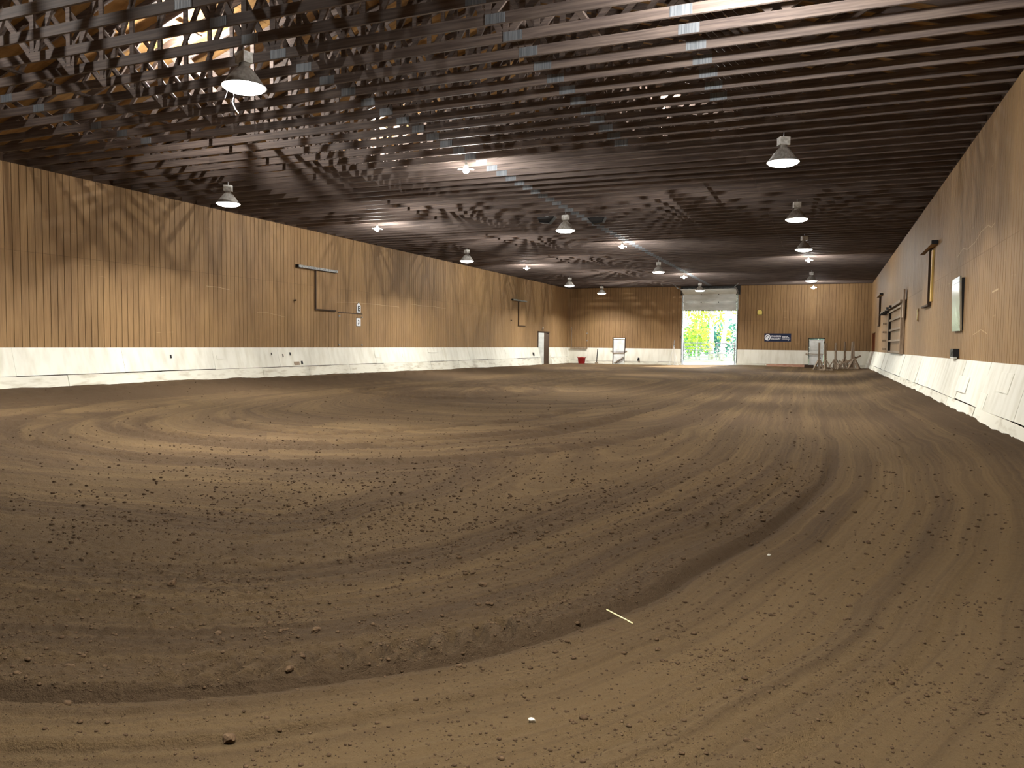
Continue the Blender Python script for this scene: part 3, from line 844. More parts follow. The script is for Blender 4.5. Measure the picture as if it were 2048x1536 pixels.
# ------------------------------------------------------------------ sliding wall shutters
def shutter(name, frame, rail, zr, leaf, z0, z1, label, proud=.06, railm='galv'):
    t = tag(empty(name), label, 'shutter', kind='structure')
    def B(n, m, u0, u1, o0, o1, za, zb, tilt=0):
        c = [(u0, o0, za), (u1, o0, za + tilt), (u1, o1, za + tilt), (u0, o1, za), (u0, o0, zb), (u1, o0, zb + tilt), (u1, o1, zb + tilt), (u0, o1, zb)]
        return MB().hexa([frame @ Vector(x) for x in c]).build(n, m, t)
    n = 3
    for k in range(n):
        a = rail[0] + (rail[1] - rail[0]) * k / n; b = rail[0] + (rail[1] - rail[0]) * (k + 1) / n
        B('track_rail', M[railm], a + .004, b - .004, .02, proud + .09, zr - .045, zr + .045)
    B('track_end', M['black'], rail[0] - .05, rail[0] - .002, .02, proud + .08, zr - .05, zr + .05)
    # leaf of siding boards
    u = leaf[0]
    while u < leaf[1] - .02:
        un = min(u + PITCHW, leaf[1])
        B('leaf_board', M['siding'], u + .005, un - .005, proud - .02, proud, z0, z1)
        u = un
    B('leaf_back', M['dark_wood'], leaf[0], leaf[1], .016, proud - .021, z0 + .002, z1 - .002)
    B('edge_strip', M['dark_wood'], leaf[0] - .045, leaf[0], .014, proud + .02, z0, z1)
    B('bottom_strip', M['dark_wood'], leaf[0] - .045, leaf[1], .014, proud + .01, z0 - .05, z0 - .002)
    return t
shutter('window_1', FR_L, (23.1, 25.5), 4.20, (24.22, 25.5), 2.70, 4.13, 'closed sliding wood shutter under a grey rail on the left wall')
shutter('window_2', FR_L, (43.8, 46.1), 4.16, (44.9, 46.05), 2.62, 4.09, 'far sliding wood shutter under a thin rail on the left wall')
shutter('window_3', FR_R, (22.7, 25.3), 4.20, (23.75, 25.25), 2.66, 4.12, 'sliding wood shutter standing proud on the right wall, near the mirror', .09, 'siding')
shutter('window_4', FR_R, (43.9, 46.5), 4.22, (45.3, 46.4), 2.66, 4.14, 'narrow far shutter high on the right wall near the corner', .09, 'siding')
w3 = MB(); w3.box(XR - .05, XR - .002, 23.42, 23.62, 2.72, 4.08)  # yellow light beside the leaf, painted as a pale wood strip
w3.build('lit_gap_strip', mat('lit_yellow_wood', srgb(215, 185, 105), .5), bpy.data.objects['window_3'])

# low service hatch under the E sign, and the hatch in the back wall
t = tag(empty('door_6', (XL, 25.7, 0)), 'flush siding hatch with small hinges below the E sign', 'hatch', kind='structure')
u = .0
while u < 1.7:
    MB().box(.002, .016, u + .005, u + PITCHW - .005, KT + .01, 2.60).build('hatch_board', M['siding'], t); u += PITCHW
MB().box(-.01, .003, -.02, u + .02, KT + .0, 2.64).build('hatch_back', M['dark_wood'], t)
for yy in (.05, 1.65):
    for zz in (1.33, 2.48): MB().box(.012, .035, yy - .05, yy + .05, zz - .02, zz + .03).build('hinge', M['galv'], t)
t = tag(empty('window_5', (-17.05, D, 0)), 'reddish brown hatch with a ledge in the far left corner', 'hatch', kind='structure')
for k in range(6):
    MB().box(-.56 + k * .19, -.56 + k * .19 + .18, -.03, -.004, 1.30, 2.55).build('hatch_board', M['orange_wood'] if False else M['siding'], t)
MB().box(-.64, .64, -.16, -.0, 1.16, 1.26).build('ledge', M['grey_wood'], t)
MB().box(-.62, -.57, -.05, -.0, 1.26, 2.75).build('side_rail', M['grey_wood'], t)
for zz in (1.75, 2.3): MB().box(.56, .66, -.05, -.0, zz - .03, zz + .03).build('hinge', M['galv'], t)

# framed hay door on the right wall
t = tag(empty('door_7', (XR, 34.2, 0)), 'framed sliding hay door with four rails on the right wall', 'door', kind='structure')
u = -2.9
while u < 2.9:
    MB().box(-.05, -.035, u + .004, u + .186, 1.32, 3.0).build('door_board', M['siding'], t); u += .19
MB().box(-.036, -.02, -2.95, 2.95, 1.3, 3.02).build('door_back', M['dark_wood'], t)
for z in (1.30, 1.75, 2.2, 2.62, 3.0): MB().box(-.13, -.052, -2.95, 2.95, z - .04, z + .04).build('rail', M['grey_wood'], t)
for y, m in ((-2.95, 'grey_wood'), (2.95, 'dark_metal')): MB().box(-.15, -.02, y - .07, y + .07, 1.24, 3.06).build('stile', M[m], t)
MB().box(-.20, -.02, -3.2, 8.0, 3.10, 3.20).build('track', M['grey_wood'], t)
for y in (.8, 2.4): MB().lathe([(.001, -.05), (.10, -.05), (.10, .05), (.001, .05)], 12, (-.2, y, 3.14)).build('roller', M['black'], t)
for y in (3.6, 4.8, 6.0, 7.2): MB().box(-.28, -.02, y - .06, y + .06, 3.02, 3.1).build('track_bracket', M['dark_metal'], t)
MB().box(-.12, -.06, -3.5, -3.05, 2.55, 3.55).build('stop_board', M['grey_wood'], t)
for z in (1.4, 1.8, 2.2, 2.6): MB().box(-.16, -.0, 6.3, 6.6, z - .04, z + .04).build('bracket', M['grey_wood'], t)

# ------------------------------------------------------------------ signs
t = tag(empty('letter_sign', (XL, 27.13, 2.86)), 'white house shaped plaque with a dark letter E on the left wall', 'sign')
fl = lambda u, v, d: (d, u, v)
MB().prism([(-.14, -.19), (.14, -.19), (.14, .11), (0, .22), (-.14, .11)], fl, .004, .018).build('plaque', M['print_white'], t)
MB().prism([(-.155, -.205), (.155, -.205), (.155, .115), (0, .24), (-.155, .115)], fl, .001, .004).build('border', M['black'], t)
place(link('letter', text_mesh('E', .30, M['black'], .012)), ROT_L, (XL + .020, 27.13, 2.83))
bpy.data.objects['letter'].parent = t; bpy.data.objects['letter'].matrix_parent_inverse = Matrix.Translation((-XL, -27.13, -2.86))
t = tag(empty('number_sign', (XL, 27.1, 2.28)), 'white rectangular plaque with a dark numeral 3 on the left wall', 'sign')
MB().prism([(-.14, -.16), (.14, -.16), (.15, -.14), (.15, .14), (.14, .16), (-.14, .16), (-.15, .14), (-.15, -.14)], fl, .018, .03).build('plaque', M['print_white'], t)
MB().prism([(-.165, -.175), (.165, -.175), (.165, .175), (-.165, .175)], fl, .016, .018).build('border', M['black'], t)
place(link('numeral', text_mesh('3', .26, M['black'], .004)), ROT_L, (XL + .032, 27.1, 2.27))
bpy.data.objects['numeral'].parent = t; bpy.data.objects['numeral'].matrix_parent_inverse = Matrix.Translation((-XL, -27.1, -2.28))

BX, BZ = -3.11, 2.08
t = tag(empty('banner_sign', (BX, D, BZ)), 'navy banner with white horse emblem and white lettering on far wall', 'sign')
MB().box(-.85, .85, -.02, -.004, -.27, .27).build('board', M['navy'], t)
fb = lambda u, v, d: (u, -d, v)
ring = MB()
for k in range(28):
    a0, a1 = 2 * math.pi * k / 28, 2 * math.pi * (k + 1) / 28
    ring.prism([(.13 * math.cos(a0), .15 * math.sin(a0)), (.19 * math.cos(a0), .21 * math.sin(a0)), (.19 * math.cos(a1), .21 * math.sin(a1)), (.13 * math.cos(a1), .15 * math.sin(a1))], lambda u, v, d: (u - .63, -d, v), .021, .023)
ring.build('emblem_ring', M['print_white'], t)
# horse head silhouette inside the ring
hh = [(-.10, -.14), (.02, -.14), (.03, -.04), (.10, -.08), (.13, -.05), (.08, .05), (.05, .10), (.03, .14), (.0, .10), (-.06, .08), (-.11, .0)]
MB().prism(hh, lambda u, v, d: (u - .63, -d, v), .021, .024).build('emblem_horse', M['print_white'], t)
for body, zz in (('CHAGRIN', .075), ('SADDLERY', -.085)):
    o = link('lettering', text_mesh(body, .155, M['print_white'], .004, .82 if body == 'SADDLERY' else .92), t)
    o.matrix_local = Matrix.Translation((-.10, -.024, zz)) @ ROT_B
for k, (za, x0, x1) in enumerate([(.06, .27, .66), (.0, .30, .74), (-.10, .27, .80)]):
    sc = MB(); n = 12
    for q in range(n):
        a = x0 + (x1 - x0) * q / n; hgt = .022 + .014 * ((q * 7 + k) % 3)
        sc.prism([(a, za - hgt / 2), (a + (x1 - x0) / n * .85, za - hgt / 2), (a + (x1 - x0) / n * .85, za + hgt / 2), (a, za + hgt / 2)], fb, .021, .023)
    sc.build('fine_print', M['print_white'], t)
MB().prism([(.62, -.15), (.72, -.22), (.70, -.15)], fb, .021, .023).build('flourish', M['print_white'], t)

t = tag(empty('wall_clock', (-4.3, D, 3.77)), 'small yellow rounded box high beside the big door', 'clock')
MB().prism([(-.15, -.15), (.15, -.15), (.15, .08), (.09, .15), (-.09, .15), (-.15, .08)], fb, .004, .07).build('case', M['yellow'], t)
MB().bar((-.02, -.073, .0), (.05, -.073, .05), .02, .004).build('hand', M['dark_metal'], t)
MB().prism([(-.17, -.17), (.17, -.17), (.17, .09), (.10, .17), (-.10, .17), (-.17, .09)], fb, .001, .004).build('rim', M['dark_wood'], t)

# mirror, power box and rope hook on the right wall
t = tag(empty('wall_mirror', (XR, 18.78, 1.82)), 'tall silvery reflective panel hung on the right wall', 'mirror')
MB().hexa([(-.055, -.57, 0), (-.055, .57, .01), (-.02, .57, .01), (-.02, -.57, 0), (-.10, -.57, 1.0), (-.085, .57, 1.0), (-.05, .57, 1.0), (-.06, -.57, 1.0)]).build('panel', M['mirror'], t)
MB().hexa([(-.10, -.57, 1.01), (-.085, .57, 1.01), (-.05, .57, 1.01), (-.06, -.57, 1.01), (-.095, -.57, 1.13), (-.08, .57, 1.13), (-.05, .57, 1.13), (-.06, -.57, 1.13)]).build('top_strip', M['mirror'], t)
MB().box(-.05, -.001, -.55, .55, .02, 1.1).build('shadow_board', M['black'], t)  # shadow at the mirror edge, built as a black board
t = tag(empty('power_box', (XR, 18.83, 1.25)), 'small black power box at the top of the white kick boards', 'power box')
MB().prism([(-.24, .03), (.24, .03), (.24, .14), (.12, .20), (-.24, .20)], lambda u, v, d: (-d, u, v), .001, .11).build('case', M['black'], t)
MB().box(-.10, -.03, -.22, .22, -.005, .03).build('base', M['white_paint'], t)
MB().box(-.125, -.11, -.1, .1, .07, .14).build('cover', M['dark_metal'], t)
t = tag(empty('rope_hook', (XR, 26.65, 2.32)), 'pale curved rope hook on the right wall', 'hook')
MB().tube([(-.02, .12, .0), (-.05, -.05, .0), (-.06, -.16, .10), (-.06, -.18, .17), (-.06, -.14, .26), (-.05, .0, .31), (-.02, .10, .31)], .018, 8).build('hook', M['straw'], t, True)
MB().box(-.02, -.001, .06, .16, -.05, .36).build('mount', M['siding'], t)
for (y, z, lab) in ((22.97, 2.95, 'small dark knob on the left wall left of the near shutter'), (43.65, 2.9, 'tiny dark knob on the left wall left of the far shutter')):
    k = tag(empty('wall_knob', (XL, y, z)), lab, 'knob')  # small round knob standing off the left wall
    MB().tube([(.0, 0, 0), (.05, 0, 0)], .02, 8).build('stem', M['dark_metal'], k)
    MB().lathe([(.001, -.03), (.04, -.02), (.045, .0), (.04, .02), (.001, .03)], 12, (.07, 0, 0)).build('head', M['dark_wood'], k, True)

# patches on the kick boards
def kick_patch(frame, wall, u0, u1, z0, z1, lean, m, t=.012):
    f = lambda z: .03 + lean * (KT - z) / (KT + .05) + .022
    c = [(u0, f(z0) - t, z0), (u1, f(z0) - t, z0), (u1, f(z0), z0), (u0, f(z0), z0), (u0, f(z1) - t, z1), (u1, f(z1) - t, z1), (u1, f(z1), z1), (u0, f(z1), z1)]
    MB().hexa([frame @ Vector(x) for x in c]).build('patch_board', m, wall)
for a in ((16.4, 17.6, .62, .92), (14.35, 15.2, .47, .72), (24.1, 24.5, .47, .60), (13.0, 13.9, .80, 1.1)): kick_patch(FR_R, wall_right, *a, .32, M['kick'])
for a in ((22.75, 23.05, .60, .72),): kick_patch(FR_L, wall_left, *a, .32, M['grey_wood'])
for a in ((19.0, 19.3, .85, .98), (28.2, 28.6, .8, 1.0), (30.5, 30.9, .78, .95), (33.0, 33.9, .98, 1.15), (42.6, 43.5, .85, 1.1)): kick_patch(FR_L, wall_left, *a, .32, M['kick'])
for a in ((17.15, 17.2, .92, 1.02), (22.6, 22.66, .95, 1.06), (22.2, 22.24, .9, 1.0), (23.15, 23.25, .62, .74), (47.2, 47.5, .7, .9), (21.6, 21.64, .98, 1.05)): kick_patch(FR_L, wall_left, *a, .32, M['black'], .006)

# pale scuffs scraped into the siding
def scuff(pts, frame, wall, w=.018):
    mb = MB()
    for (a, b) in zip(pts[:-1], pts[1:]):
        p = frame @ Vector((a[0], .0125, a[1])); q = frame @ Vector((b[0], .0125, b[1]))
        mb.bar(p, q, w * .7, .002)
    mb.build('scuff', M['scuff'], wall)
M['scuff'] = mat('bare_scraped_wood', srgb(182, 156, 120), .7)
scuff([(25.6, 3.02), (26.6, 3.07), (28.0, 3.08), (30.4, 3.06)], FR_L, wall_left, .02)
scuff([(18.7, 3.15), (19.2, 3.15), (19.7, 3.10)], FR_L, wall_left, .02)
scuff([(21.0, 2.42), (21.5, 2.44), (22.0, 2.38), (22.5, 2.32)], FR_L, wall_left, .014)
scuff([(31.5, 3.25), (32.6, 3.22), (33.8, 3.24), (35, 3.2)], FR_L, wall_left, .02)
scuff([(19.4, 3.45), (18.6, 3.55), (18.1, 3.47), (17.2, 3.5), (16.6, 3.62), (15.9, 3.64), (15.6, 3.56), (15.3, 3.60)], FR_R, wall_right, .022)
scuff([(19.8, 2.45), (19.2, 2.48), (18.6, 2.42)], FR_R, wall_right, .02)
scuff([(17.0, 1.72), (16.2, 1.8), (15.6, 1.72)], FR_R, wall_right, .015)
scuff([(15.3, 2.42), (14.8, 2.44)], FR_R, wall_right, .04)

# ------------------------------------------------------------------ jump standards, poles, bucket at the far end
def standard(x, y, h, lean, rz, label):
    z = ground_z(x, y)
    t = tag(empty('jump_standard', (x, y, z), rz), label, 'jump stand', 'wooden jump standards at the far end')
    post = MB().bar((lean * .12, 0, .10), (lean, 0, h), .10, .10, up=(0, 1, 0)).build('post', M['grey_wood'], t)
    for k in range(4):
        a = math.pi / 2 * k + .5
        MB().bar((.06 * math.cos(a), .06 * math.sin(a), .62), (.42 * math.cos(a), .42 * math.sin(a), .02), .045, .09).build('brace_leg', M['grey_wood'], t)
    for a in (.5, .5 + math.pi / 2):
        MB().bar((-.44 * math.cos(a), -.44 * math.sin(a), .05), (.44 * math.cos(a), .44 * math.sin(a), .05), .09, .045).build('foot', M['grey_wood'], t)
    MB().tube([(lean * .4, 0, .75), (lean * .4 + .10, 0, .75)], .03, 8).build('jump_cup', M['dark_metal'], post)
    return t
standard(-.44, 51.6, 1.70, -.02, .2, 'leftmost wooden jump standard, in front of the small white door')
standard(-.07, 51.0, 1.68, -.06, .9, 'pale jump standard at the right edge of the small white door')
standard(.50, 52.8, 1.66, .0, 1.3, 'middle jump standard set back against the white boards')
standard(1.05, 53.3, 1.72, .0, .4, 'jump standard half hidden behind a tipped over one')
standard(1.42, 52.3, 1.70, .06, .7, 'leaning left one of two jump standards almost touching')
standard(1.55, 51.1, 1.70, -.08, .1, 'rightmost upright jump standard by the corner')
# tipped standard: built lying, post pointing to the right wall
z = ground_z(.62, 51.35)
t = tag(empty('jump_standard', (.62, 51.35, z)), 'jump standard tipped over, its post slanting up to the right', 'jump stand', 'wooden jump standards at the far end')
MB().bar((.1, 0, .34), (1.30, .35, .92), .09, .09).build('post', M['grey_wood'], t)
for p, q in (((.0, -.3, .05), (.1, .3, .62)), ((-.25, 0, .55), (.35, .05, .12)), ((-.25, -.05, .56), (.05, .0, .03)), ((.1, .1, .6), (.5, .1, .30))):
    MB().bar(p, q, .09, .045).build('foot', M['grey_wood'], t)
for i, (xa, xb, y, r, m, lab) in enumerate([(-3.7, -1.35, 53.75, .06, 'pole_red', 'faded red plank lying on the dirt along the far wall'), (-3.5, -1.5, 54.05, .06, 'grey_wood', 'grey plank lying behind the red one along the far wall')]):
    z = max(ground_z(xa, y), ground_z(xb, y), ground_z((xa + xb) / 2, y))
    p = tag(empty('ground_plank', ((xa + xb) / 2, y, z)), lab, 'plank')
    L_ = (xb - xa) / 2
    MB().box(-L_, L_, -.05, .05, -.03, .14).build('board', M[m], p)
    MB().box(-L_ - .004, -L_, -.05, .05, -.03, .14).build('end_grain', M['grey_wood'], p)
z = ground_z(-1.05, 53.2)
t = tag(empty('jump_block', (-1.05, 53.2, z)), 'low dark wooden block beside the planks by the white door', 'block')
for k in range(3): MB().box(-.28, .28, -.15 + k * .1, -.06 + k * .1, -.02, .16 + .02 * (k % 2)).build('board', M['dark_wood'], t)

BKX, BKY = -16.5, 53.7
t = tag(empty('muck_bucket', (BKX, BKY, ground_z(BKX, BKY) - .01)), 'red plastic tub with rope handles on the floor in the far left corner', 'bucket')
MB().lathe([(.001, .01), (.21, 0), (.23, .03), (.28, .42), (.31, .43), (.31, .46), (.27, .46), (.26, .42), (.21, .05), (.001, .04)], 24).build('tub', M['red'], t, True); tub = bpy.context.scene.objects['tub']
for s in (-1, 1):
    MB().tube([(s * .30, -.07, .44), (s * .36, -.06, .50), (s * .36, .06, .50), (s * .30, .07, .44)], .015, 6).build('handle', M['dark_metal'], tub)
MB().lathe([(.001, .50), (.14, .47), (.24, .43), (.25, .38), (.001, .38)], 14).build('muck', M['clod'], t, True)
PX, PY = -15.6, 54.45
t = tag(empty('water_pipe', (PX, PY, ground_z(PX, PY) - .02)), 'thin dark standpipe against the white boards in the left corner', 'pipe')
MB().tube([(0, 0, 0), (.06, .05, 1.1)], .03, 8).build('pipe', M['dark_metal'], t)
MB().box(-.10, .10, -.1, .1, 0, .12).build('foot_block', M['grey_wood'], t)
MB().tube([(.06, .05, 1.05), (.06, -.06, 1.05), (.06, -.08, .98)], .018, 8).build('spout', M['galv'], t)
AX, AY = -9.95, 54.2
t = tag(empty('folding_stand', (AX, AY, ground_z(AX, AY))), 'pale thin folding stand leaning left of the big door', 'stand')
for dx, dy in ((-.28, -.1), (.30, -.1), (.02, .25)):
    MB().tube([(dx, dy, .02), (0, .05, 1.36)], .014, 6).build('leg', M['white_paint'], t)
    MB().box(dx - .10, dx + .10, dy - .03, dy + .03, 0, .04).build('foot', M['white_paint'], t)
MB().tube([(0, .05, 1.34), (.02, .1, 1.75)], .02, 6).build('head_post', M['galv'], t)
MB().box(-.05, .05, .0, .10, 1.30, 1.40).build('collar', M['galv'], t)
t = tag(empty('black_rag', (-12.55, D - .115, .42)), 'small black rag snagged on the white boards right of door', 'rag')
MB().hexa([(-.09, -.04, -.08), (.05, -.05, -.12), (.05, .0, -.12), (-.09, .01, -.08), (-.03, -.03, .16), (.08, -.03, .10), (.08, .01, .10), (-.03, .01, .16)]).build('cloth', M['black'], t)
MB().hexa([(.03, -.05, -.2), (.12, -.05, -.18), (.12, .0, -.18), (.03, .0, -.2), (-.02, -.05, -.1), (.08, -.05, -.05), (.08, 0, -.05), (-.02, .0, -.1)]).build('cloth_tail', M['grey_wood'], t)

# loudspeakers beside the middle row lamp and a white pipe up on the chords
for x, y, s, lab in ((-8.55, 23.78, -1, 'black wedge loudspeaker under the trusses, left of the lamp'), (-7.05, 24.38, 1, 'black wedge loudspeaker under the trusses, right of the lamp')):
    t = tag(empty('loudspeaker', (x, y, ZT)), lab, 'loudspeaker')
    MB().prism([(-.30, -.03), (.30, -.03), (.22, -.20), (-.10, -.24)], lambda u, v, d: (s * u, d, v), -.12, .12).build('cabinet', M['black'], t)
    MB().box(-.2, .2, -.13, -.121, -.16, -.06).build('grille', M['dark_metal'], t)
    MB().box(-.05, .05, -.03, .03, -.03, .0).build('bracket', M['galv'], t)
t = tag(MB().tube([(-4.3, 10.9, ZT + .23), (-2.4, 11.08, ZT + .23)], .03, 8).build('white_pipe', M['white_paint']), 'white pipe lying on the truss chords right of centre', 'pipe')

# ------------------------------------------------------------------ small things on the dirt
def clod_mesh(seed, m):
    r = random.Random(seed)
    import bmesh
    bm = bmesh.new(); bmesh.ops.create_icosphere(bm, subdivisions=2, radius=1)
    for v in bm.verts:
        k = 1 + r.uniform(-.22, .18); v.co = Vector((v.co.x * k, v.co.y * k * .85, v.co.z * k * .7))
    me = bpy.data.meshes.new('dirt_clod'); bm.to_mesh(me); bm.free(); me.materials.append(m); return me
CL = [(-1.9, 4.21, .035, 'dark clod standing alone in the middle of the dirt'), (-2.34, 3.15, .032, 'pointed dark clod left of centre in the foreground'), (-1.99, 2.16, .038, 'pale rounded clod near the bottom edge of the picture'), (.16, 4.73, .024, 'lone dark clod on the smooth dirt at right'), (-2.78, 2.95, .03, 'dark clod at left above the tyre lug prints'), (-3.04, 2.33, .03, 'dark clod near the left edge above the furrow'), (-2.14, 2.69, .028, 'dark clod at the upper edge of the lug prints'), (-.97, 3.76, .022, 'small dark clod just below the straw'), (-.71, 3.63, .02, 'small dark clod right of the straw'), (-1.67, 5.85, .03, 'dark clod far up the raked dirt at centre'), (-1.89, 5.08, .03, 'dark clod above the centre of the foreground'), (-3.54, 3.39, .04, 'wide crumbling clod on the left foreground')]
for i, (x, y, r, lab) in enumerate(CL):
    o = link('dirt_clod', clod_mesh(i, M['clod']), None, (x, y, ground_z(x, y) + r * .18), (0, 0, i * 1.3)); r *= .72; o.scale = (r * 1.15, r, r * .8)
    tag(o, lab, 'clod', 'larger clods on the dirt')
o = link('pebble', clod_mesh(77, M['stone']), None, (-1.01, 2.71, ground_z(-1.01, 2.71) + .008)); o.scale = (.016, .013, .013)
tag(o, 'small whitish pebble near the bottom edge', 'pebble')
o = link('pebble', clod_mesh(78, M['stone']), None, (-.33, 5.55, ground_z(-.33, 5.55) + .006)); o.scale = (.013, .010, .010)
tag(o, 'white speck of stone right of the long furrow', 'pebble')
sx, sy = -1.07, 4.02; ex, ey = -.895, 3.885
sz, ez, mz = ground_z(sx, sy), ground_z(ex, ey), ground_z((sx + ex) / 2, (sy + ey) / 2)
zz = max(sz, ez, mz) + .012
t = tag(MB().tube([(sx, sy, max(sz, mz) + .010), (ex, ey, max(ez, mz) + .006)], .0038, 7).build('straw', M['straw']), 'pale straw stalk lying across the furrow', 'straw')

def loose_dirt():
    import bmesh
    protos = []
    for s in range(6):
        r = random.Random(100 + s); bm = bmesh.new(); bmesh.ops.create_icosphere(bm, subdivisions=1, radius=1)
        v = np.array([(w.co.x * (1 + r.uniform(-.3, .3)), w.co.y * (1 + r.uniform(-.3, .3)), w.co.z * (1 + r.uniform(-.3, .3)) * .7) for w in bm.verts])
        f = np.array([[w.index for w in p.verts] for p in bm.faces]); bm.free(); protos.append((v, f))
    N_ = 56000
    u = rng.random(N_); az = np.radians(rng.uniform(-60, 18, N_))
    rad = 1 / (u * (1 / 2.0) + (1 - u) * (1 / 26.0))
    X = rad * np.sin(az); Y = rad * np.cos(az)
    ok = (X > XL + .6) & (X < XR - .5)
    X, Y, rad = X[ok], Y[ok], rad[ok]
    z, moist_spill, di = relief(X, Y)
    dens = np.where(di > 0.05, .35 + 1.3 * (.5 + vnoise(X * .6, Y * .6, 41)), .16 + .25 * (.5 + vnoise(X * .8, Y * .8, 42)))
    dens = dens * np.clip(.45 + 1.6 * (vnoise(X * 2.2, Y * 2.2, 43) + .5) ** 2, 0, 2)
    for (cx_, cy_, *_r2) in CL + [(-1.01, 2.71), (-.33, 5.55), (-.98, 3.95), (-1.05, 4.01), (-.91, 3.89)]:
        dens = np.where(np.hypot(X - cx_, Y - cy_) < .11, 0, dens)
    keep = rng.random(len(X)) < dens
    X, Y, z, rad = X[keep], Y[keep], z[keep], rad[keep]
    size = np.exp(rng.normal(math.log(.0034), .52, len(X))) * np.clip(rad / 4, .85, 1.7)
    size = np.clip(size, .0025, .018)
    V = []; F = []; n = 0
    rot = rng.uniform(0, 2 * np.pi, len(X)); pk = rng.integers(0, 6, len(X))
    for k in range(6):
        idx = np.where(pk == k)[0]; v, f = protos[k]
        c, s = np.cos(rot[idx])[:, None], np.sin(rot[idx])[:, None]
        sz_ = size[idx][:, None]
        vx = (v[None, :, 0] * c - v[None, :, 1] * s) * sz_ * 1.25 + X[idx][:, None]
        vy = (v[None, :, 0] * s + v[None, :, 1] * c) * sz_ + Y[idx][:, None]
        vz = v[None, :, 2] * sz_ + z[idx][:, None] + sz_ * .3
        V.append(np.stack([vx, vy, vz], -1).reshape(-1, 3))
        F.append((f[None] + (n + np.arange(len(idx)) * len(v))[:, None, None]).reshape(-1, 3)); n += len(idx) * len(v)
    V = np.concatenate(V); F = np.concatenate(F)
    me = bpy.data.meshes.new('loose_dirt')
    me.vertices.add(len(V)); me.vertices.foreach_set('co', V.ravel())
    me.loops.add(F.size); me.loops.foreach_set('vertex_index', F.ravel().astype(np.int32))
    me.polygons.add(len(F)); me.polygons.foreach_set('loop_start', np.arange(0, F.size, 3, dtype=np.int32))
    me.materials.append(M['clod']); me.update(calc_edges=True)
    tag(link('loose_dirt', me), 'countless small dark crumbs of dirt strewn over the floor', 'dirt', kind='stuff')
loose_dirt()

# ------------------------------------------------------------------ outside the big door
tag(MB().box(-40, 30, D + .3, 66, -.12, .10).build('driveway', M['gravel']), 'pale gravel apron outside the big door', 'driveway', kind='structure')
tag(MB().box(-80, 60, 66, 140, -.15, .12).build('lawn', M['grass']), 'sunlit grass beyond the gravel apron', 'lawn', kind='structure')
t = tag(empty('tube_gate', (-7.75, 55.6, .10)), 'grey metal tube gate across the bright door opening', 'gate')
GZ = [.37, .60, .82, 1.06, 1.30, 1.56]
for z in GZ: MB().tube([(-1.70, 0, z), (1.70, 0, z)], .022, 8).build('rail', M['galv'], t)
for x in (-1.70, -.58, .58, 1.70): MB().tube([(x, -.002, .33), (x, -.002, 1.60)], .02, 8).build('stile', M['galv'], t)
for x in (-1.78, 1.78): MB().tube([(x, 0, -.05), (x, 0, 1.75)], .05, 10).build('post', M['galv'], t)
for z in (.5, 1.4): MB().box(-1.78, -1.68, -.02, .02, z - .02, z + .02).build('hinge', M['dark_metal'], t)

def tree(x, y, pts, r0, crowns, leafm, n, label, size=.16, cat='tree', name='garden_tree'):
    t = tag(empty(name, (x, y, .1)), label, cat, 'trees outside the big door')
    rs = [r0 * (1 - .6 * i / (len(pts) - 1)) for i in range(len(pts))]
    MB().tube(pts, rs, 10).build('trunk', M['bark'], t, True)
    top = Vector(pts[-1])
    for (cx, cy, cz, rx, rz) in crowns:
        MB().tube([Vector(pts[len(pts) // 2]), Vector((cx * .6 + top.x * .2, cy * .6, (cz + pts[len(pts) // 2][2]) / 2)), Vector((cx, cy, cz))], [r0 * .4, r0 * .25, r0 * .08], 6).build('branch', M['bark'], t, True)
    m = []
    for (cx, cy, cz, rx, rz) in crowns:
        k = int(n * rx * rx * rz)
        v = rng.normal(size=(k, 3)); v /= np.linalg.norm(v, axis=1)[:, None]; v *= (rng.random((k, 1)) ** .45)
        c = v * np.array([rx, rx, rz]) + np.array([cx, cy, cz])
        a = rng.normal(size=(k, 3)); a /= np.linalg.norm(a, axis=1)[:, None]
        b = np.cross(a, rng.normal(size=(k, 3))); b /= np.linalg.norm(b, axis=1)[:, None]
        s = size * rng.uniform(.6, 1.3, (k, 1))
        m.append(np.stack([c - a * s, c - b * s * .5, c + a * s, c + b * s * .5], 1))
    m = np.concatenate(m).reshape(-1, 3)
    me = bpy.data.meshes.new('foliage')
    me.from_pydata(m.tolist(), [], np.arange(len(m)).reshape(-1, 4).tolist()); me.materials.append(leafm); me.update()
    tag(link('foliage', me, t), kind='stuff')
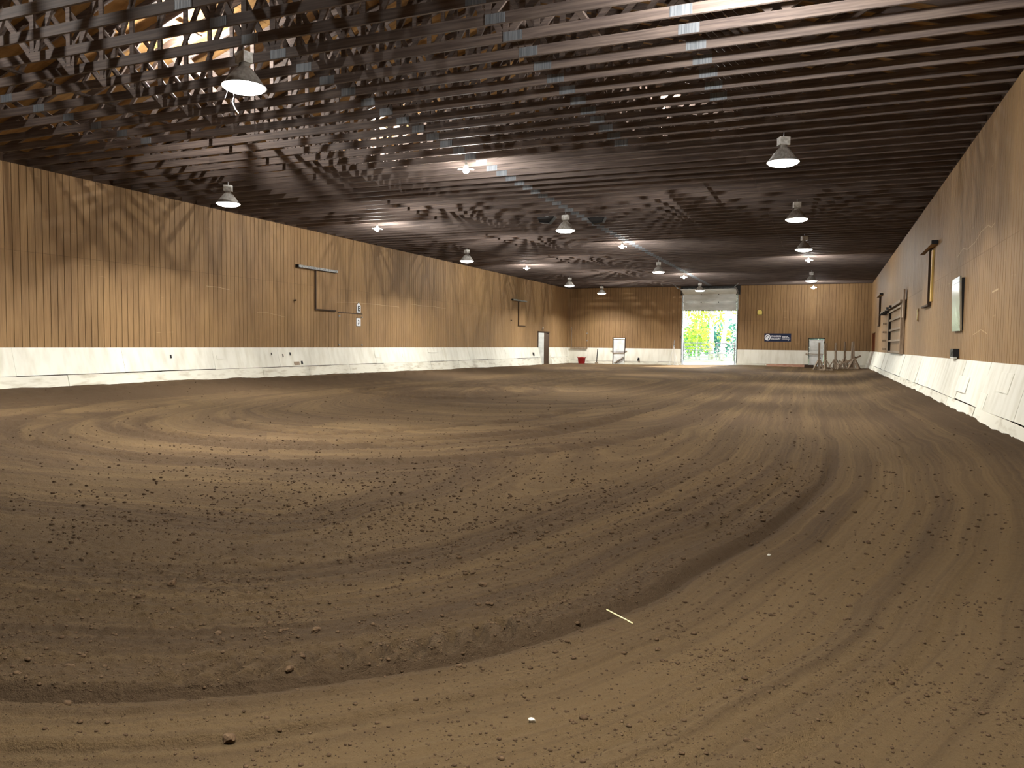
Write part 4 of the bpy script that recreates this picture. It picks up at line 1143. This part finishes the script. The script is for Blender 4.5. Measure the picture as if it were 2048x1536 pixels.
tree(-10.6, 77.5, [(0, 0, -.2), (.05, 0, 2), (0, 0, 4.5), (.1, 0, 8), (.0, 0, 11)], .28, [(-1.2, .5, 4.6, 1.6, 1.2), (1.0, .2, 6.2, 1.5, 1.3), (-.6, .8, 7.5, 2.0, 1.8), (1.2, .8, 2.4, .9, .9)], M['leaf_y'], 170, 'tall pale trunk with yellow green leaves, centre of the door opening')
tree(-8.75, 71, [(0, 0, -.2), (.05, 0, 1.2), (.25, 0, 2.8), (.6, .1, 4.6), (1.1, .2, 7.5)], .26, [(-.3, .3, 3.8, .9, .8), (1.3, .6, 4.9, 1.2, .9), (.3, .4, 6.6, 1.7, 1.4)], M['leaf_y'], 170, 'pale trunk leaning right behind the gate')
tree(-11.2, 72.5, [(0, 0, -.2), (.0, 0, 1.2), (.1, 0, 2.6), (.15, .1, 3.6)], .13, [(0, 0, 2.6, 1.3, 1.0), (-.7, .2, 1.6, 1.0, .8), (.8, .2, 1.5, .9, .8)], M['leaf_y'], 220, 'small yellow green tree left of the pale trunk')
tree(-13.4, 82, [(0, 0, -.2), (.0, 0, 1.5), (.1, 0, 3), (.15, .1, 4.2)], .16, [(0, 0, 1.6, 1.8, 1.5), (.8, .2, 3.2, 1.3, 1.0)], M['leaf_g'], 200, 'green bushy tree low at the left of the door opening')
tree(-7.3, 78, [(0, 0, -.2), (.0, 0, 1.5), (.0, 0, 3), (.0, .0, 4.6)], .16, [(0, 0, 1.2, 1.6, 1.2), (0, 0, 2.4, 1.2, 1.0), (0, 0, 3.5, .8, .9)], M['leaf_b'], 260, 'dark blue green conifer low at the right of the door opening')
for i, (x, y, h) in enumerate([(-20, 96, 3.6), (-15.5, 101, 5.0), (-12.2, 96, 4.4), (-6.2, 101, 5.2), (-1.5, 96, 5)]):
    tree(x, y, [(0, 0, -.2), (.1, 0, 1.6), (.0, 0, 3.2), (.1, .1, h + .6)], .2, [(0, 0, h * .45, 2.3, h * .45), (.6, .3, h * .8, 1.7, h * .3)], M['leaf_g' if i % 2 else 'leaf_b'], 50, ['leftmost', 'second', 'middle', 'fourth', 'rightmost'][i] + ' green tree of the far row beyond the lawn', .28)
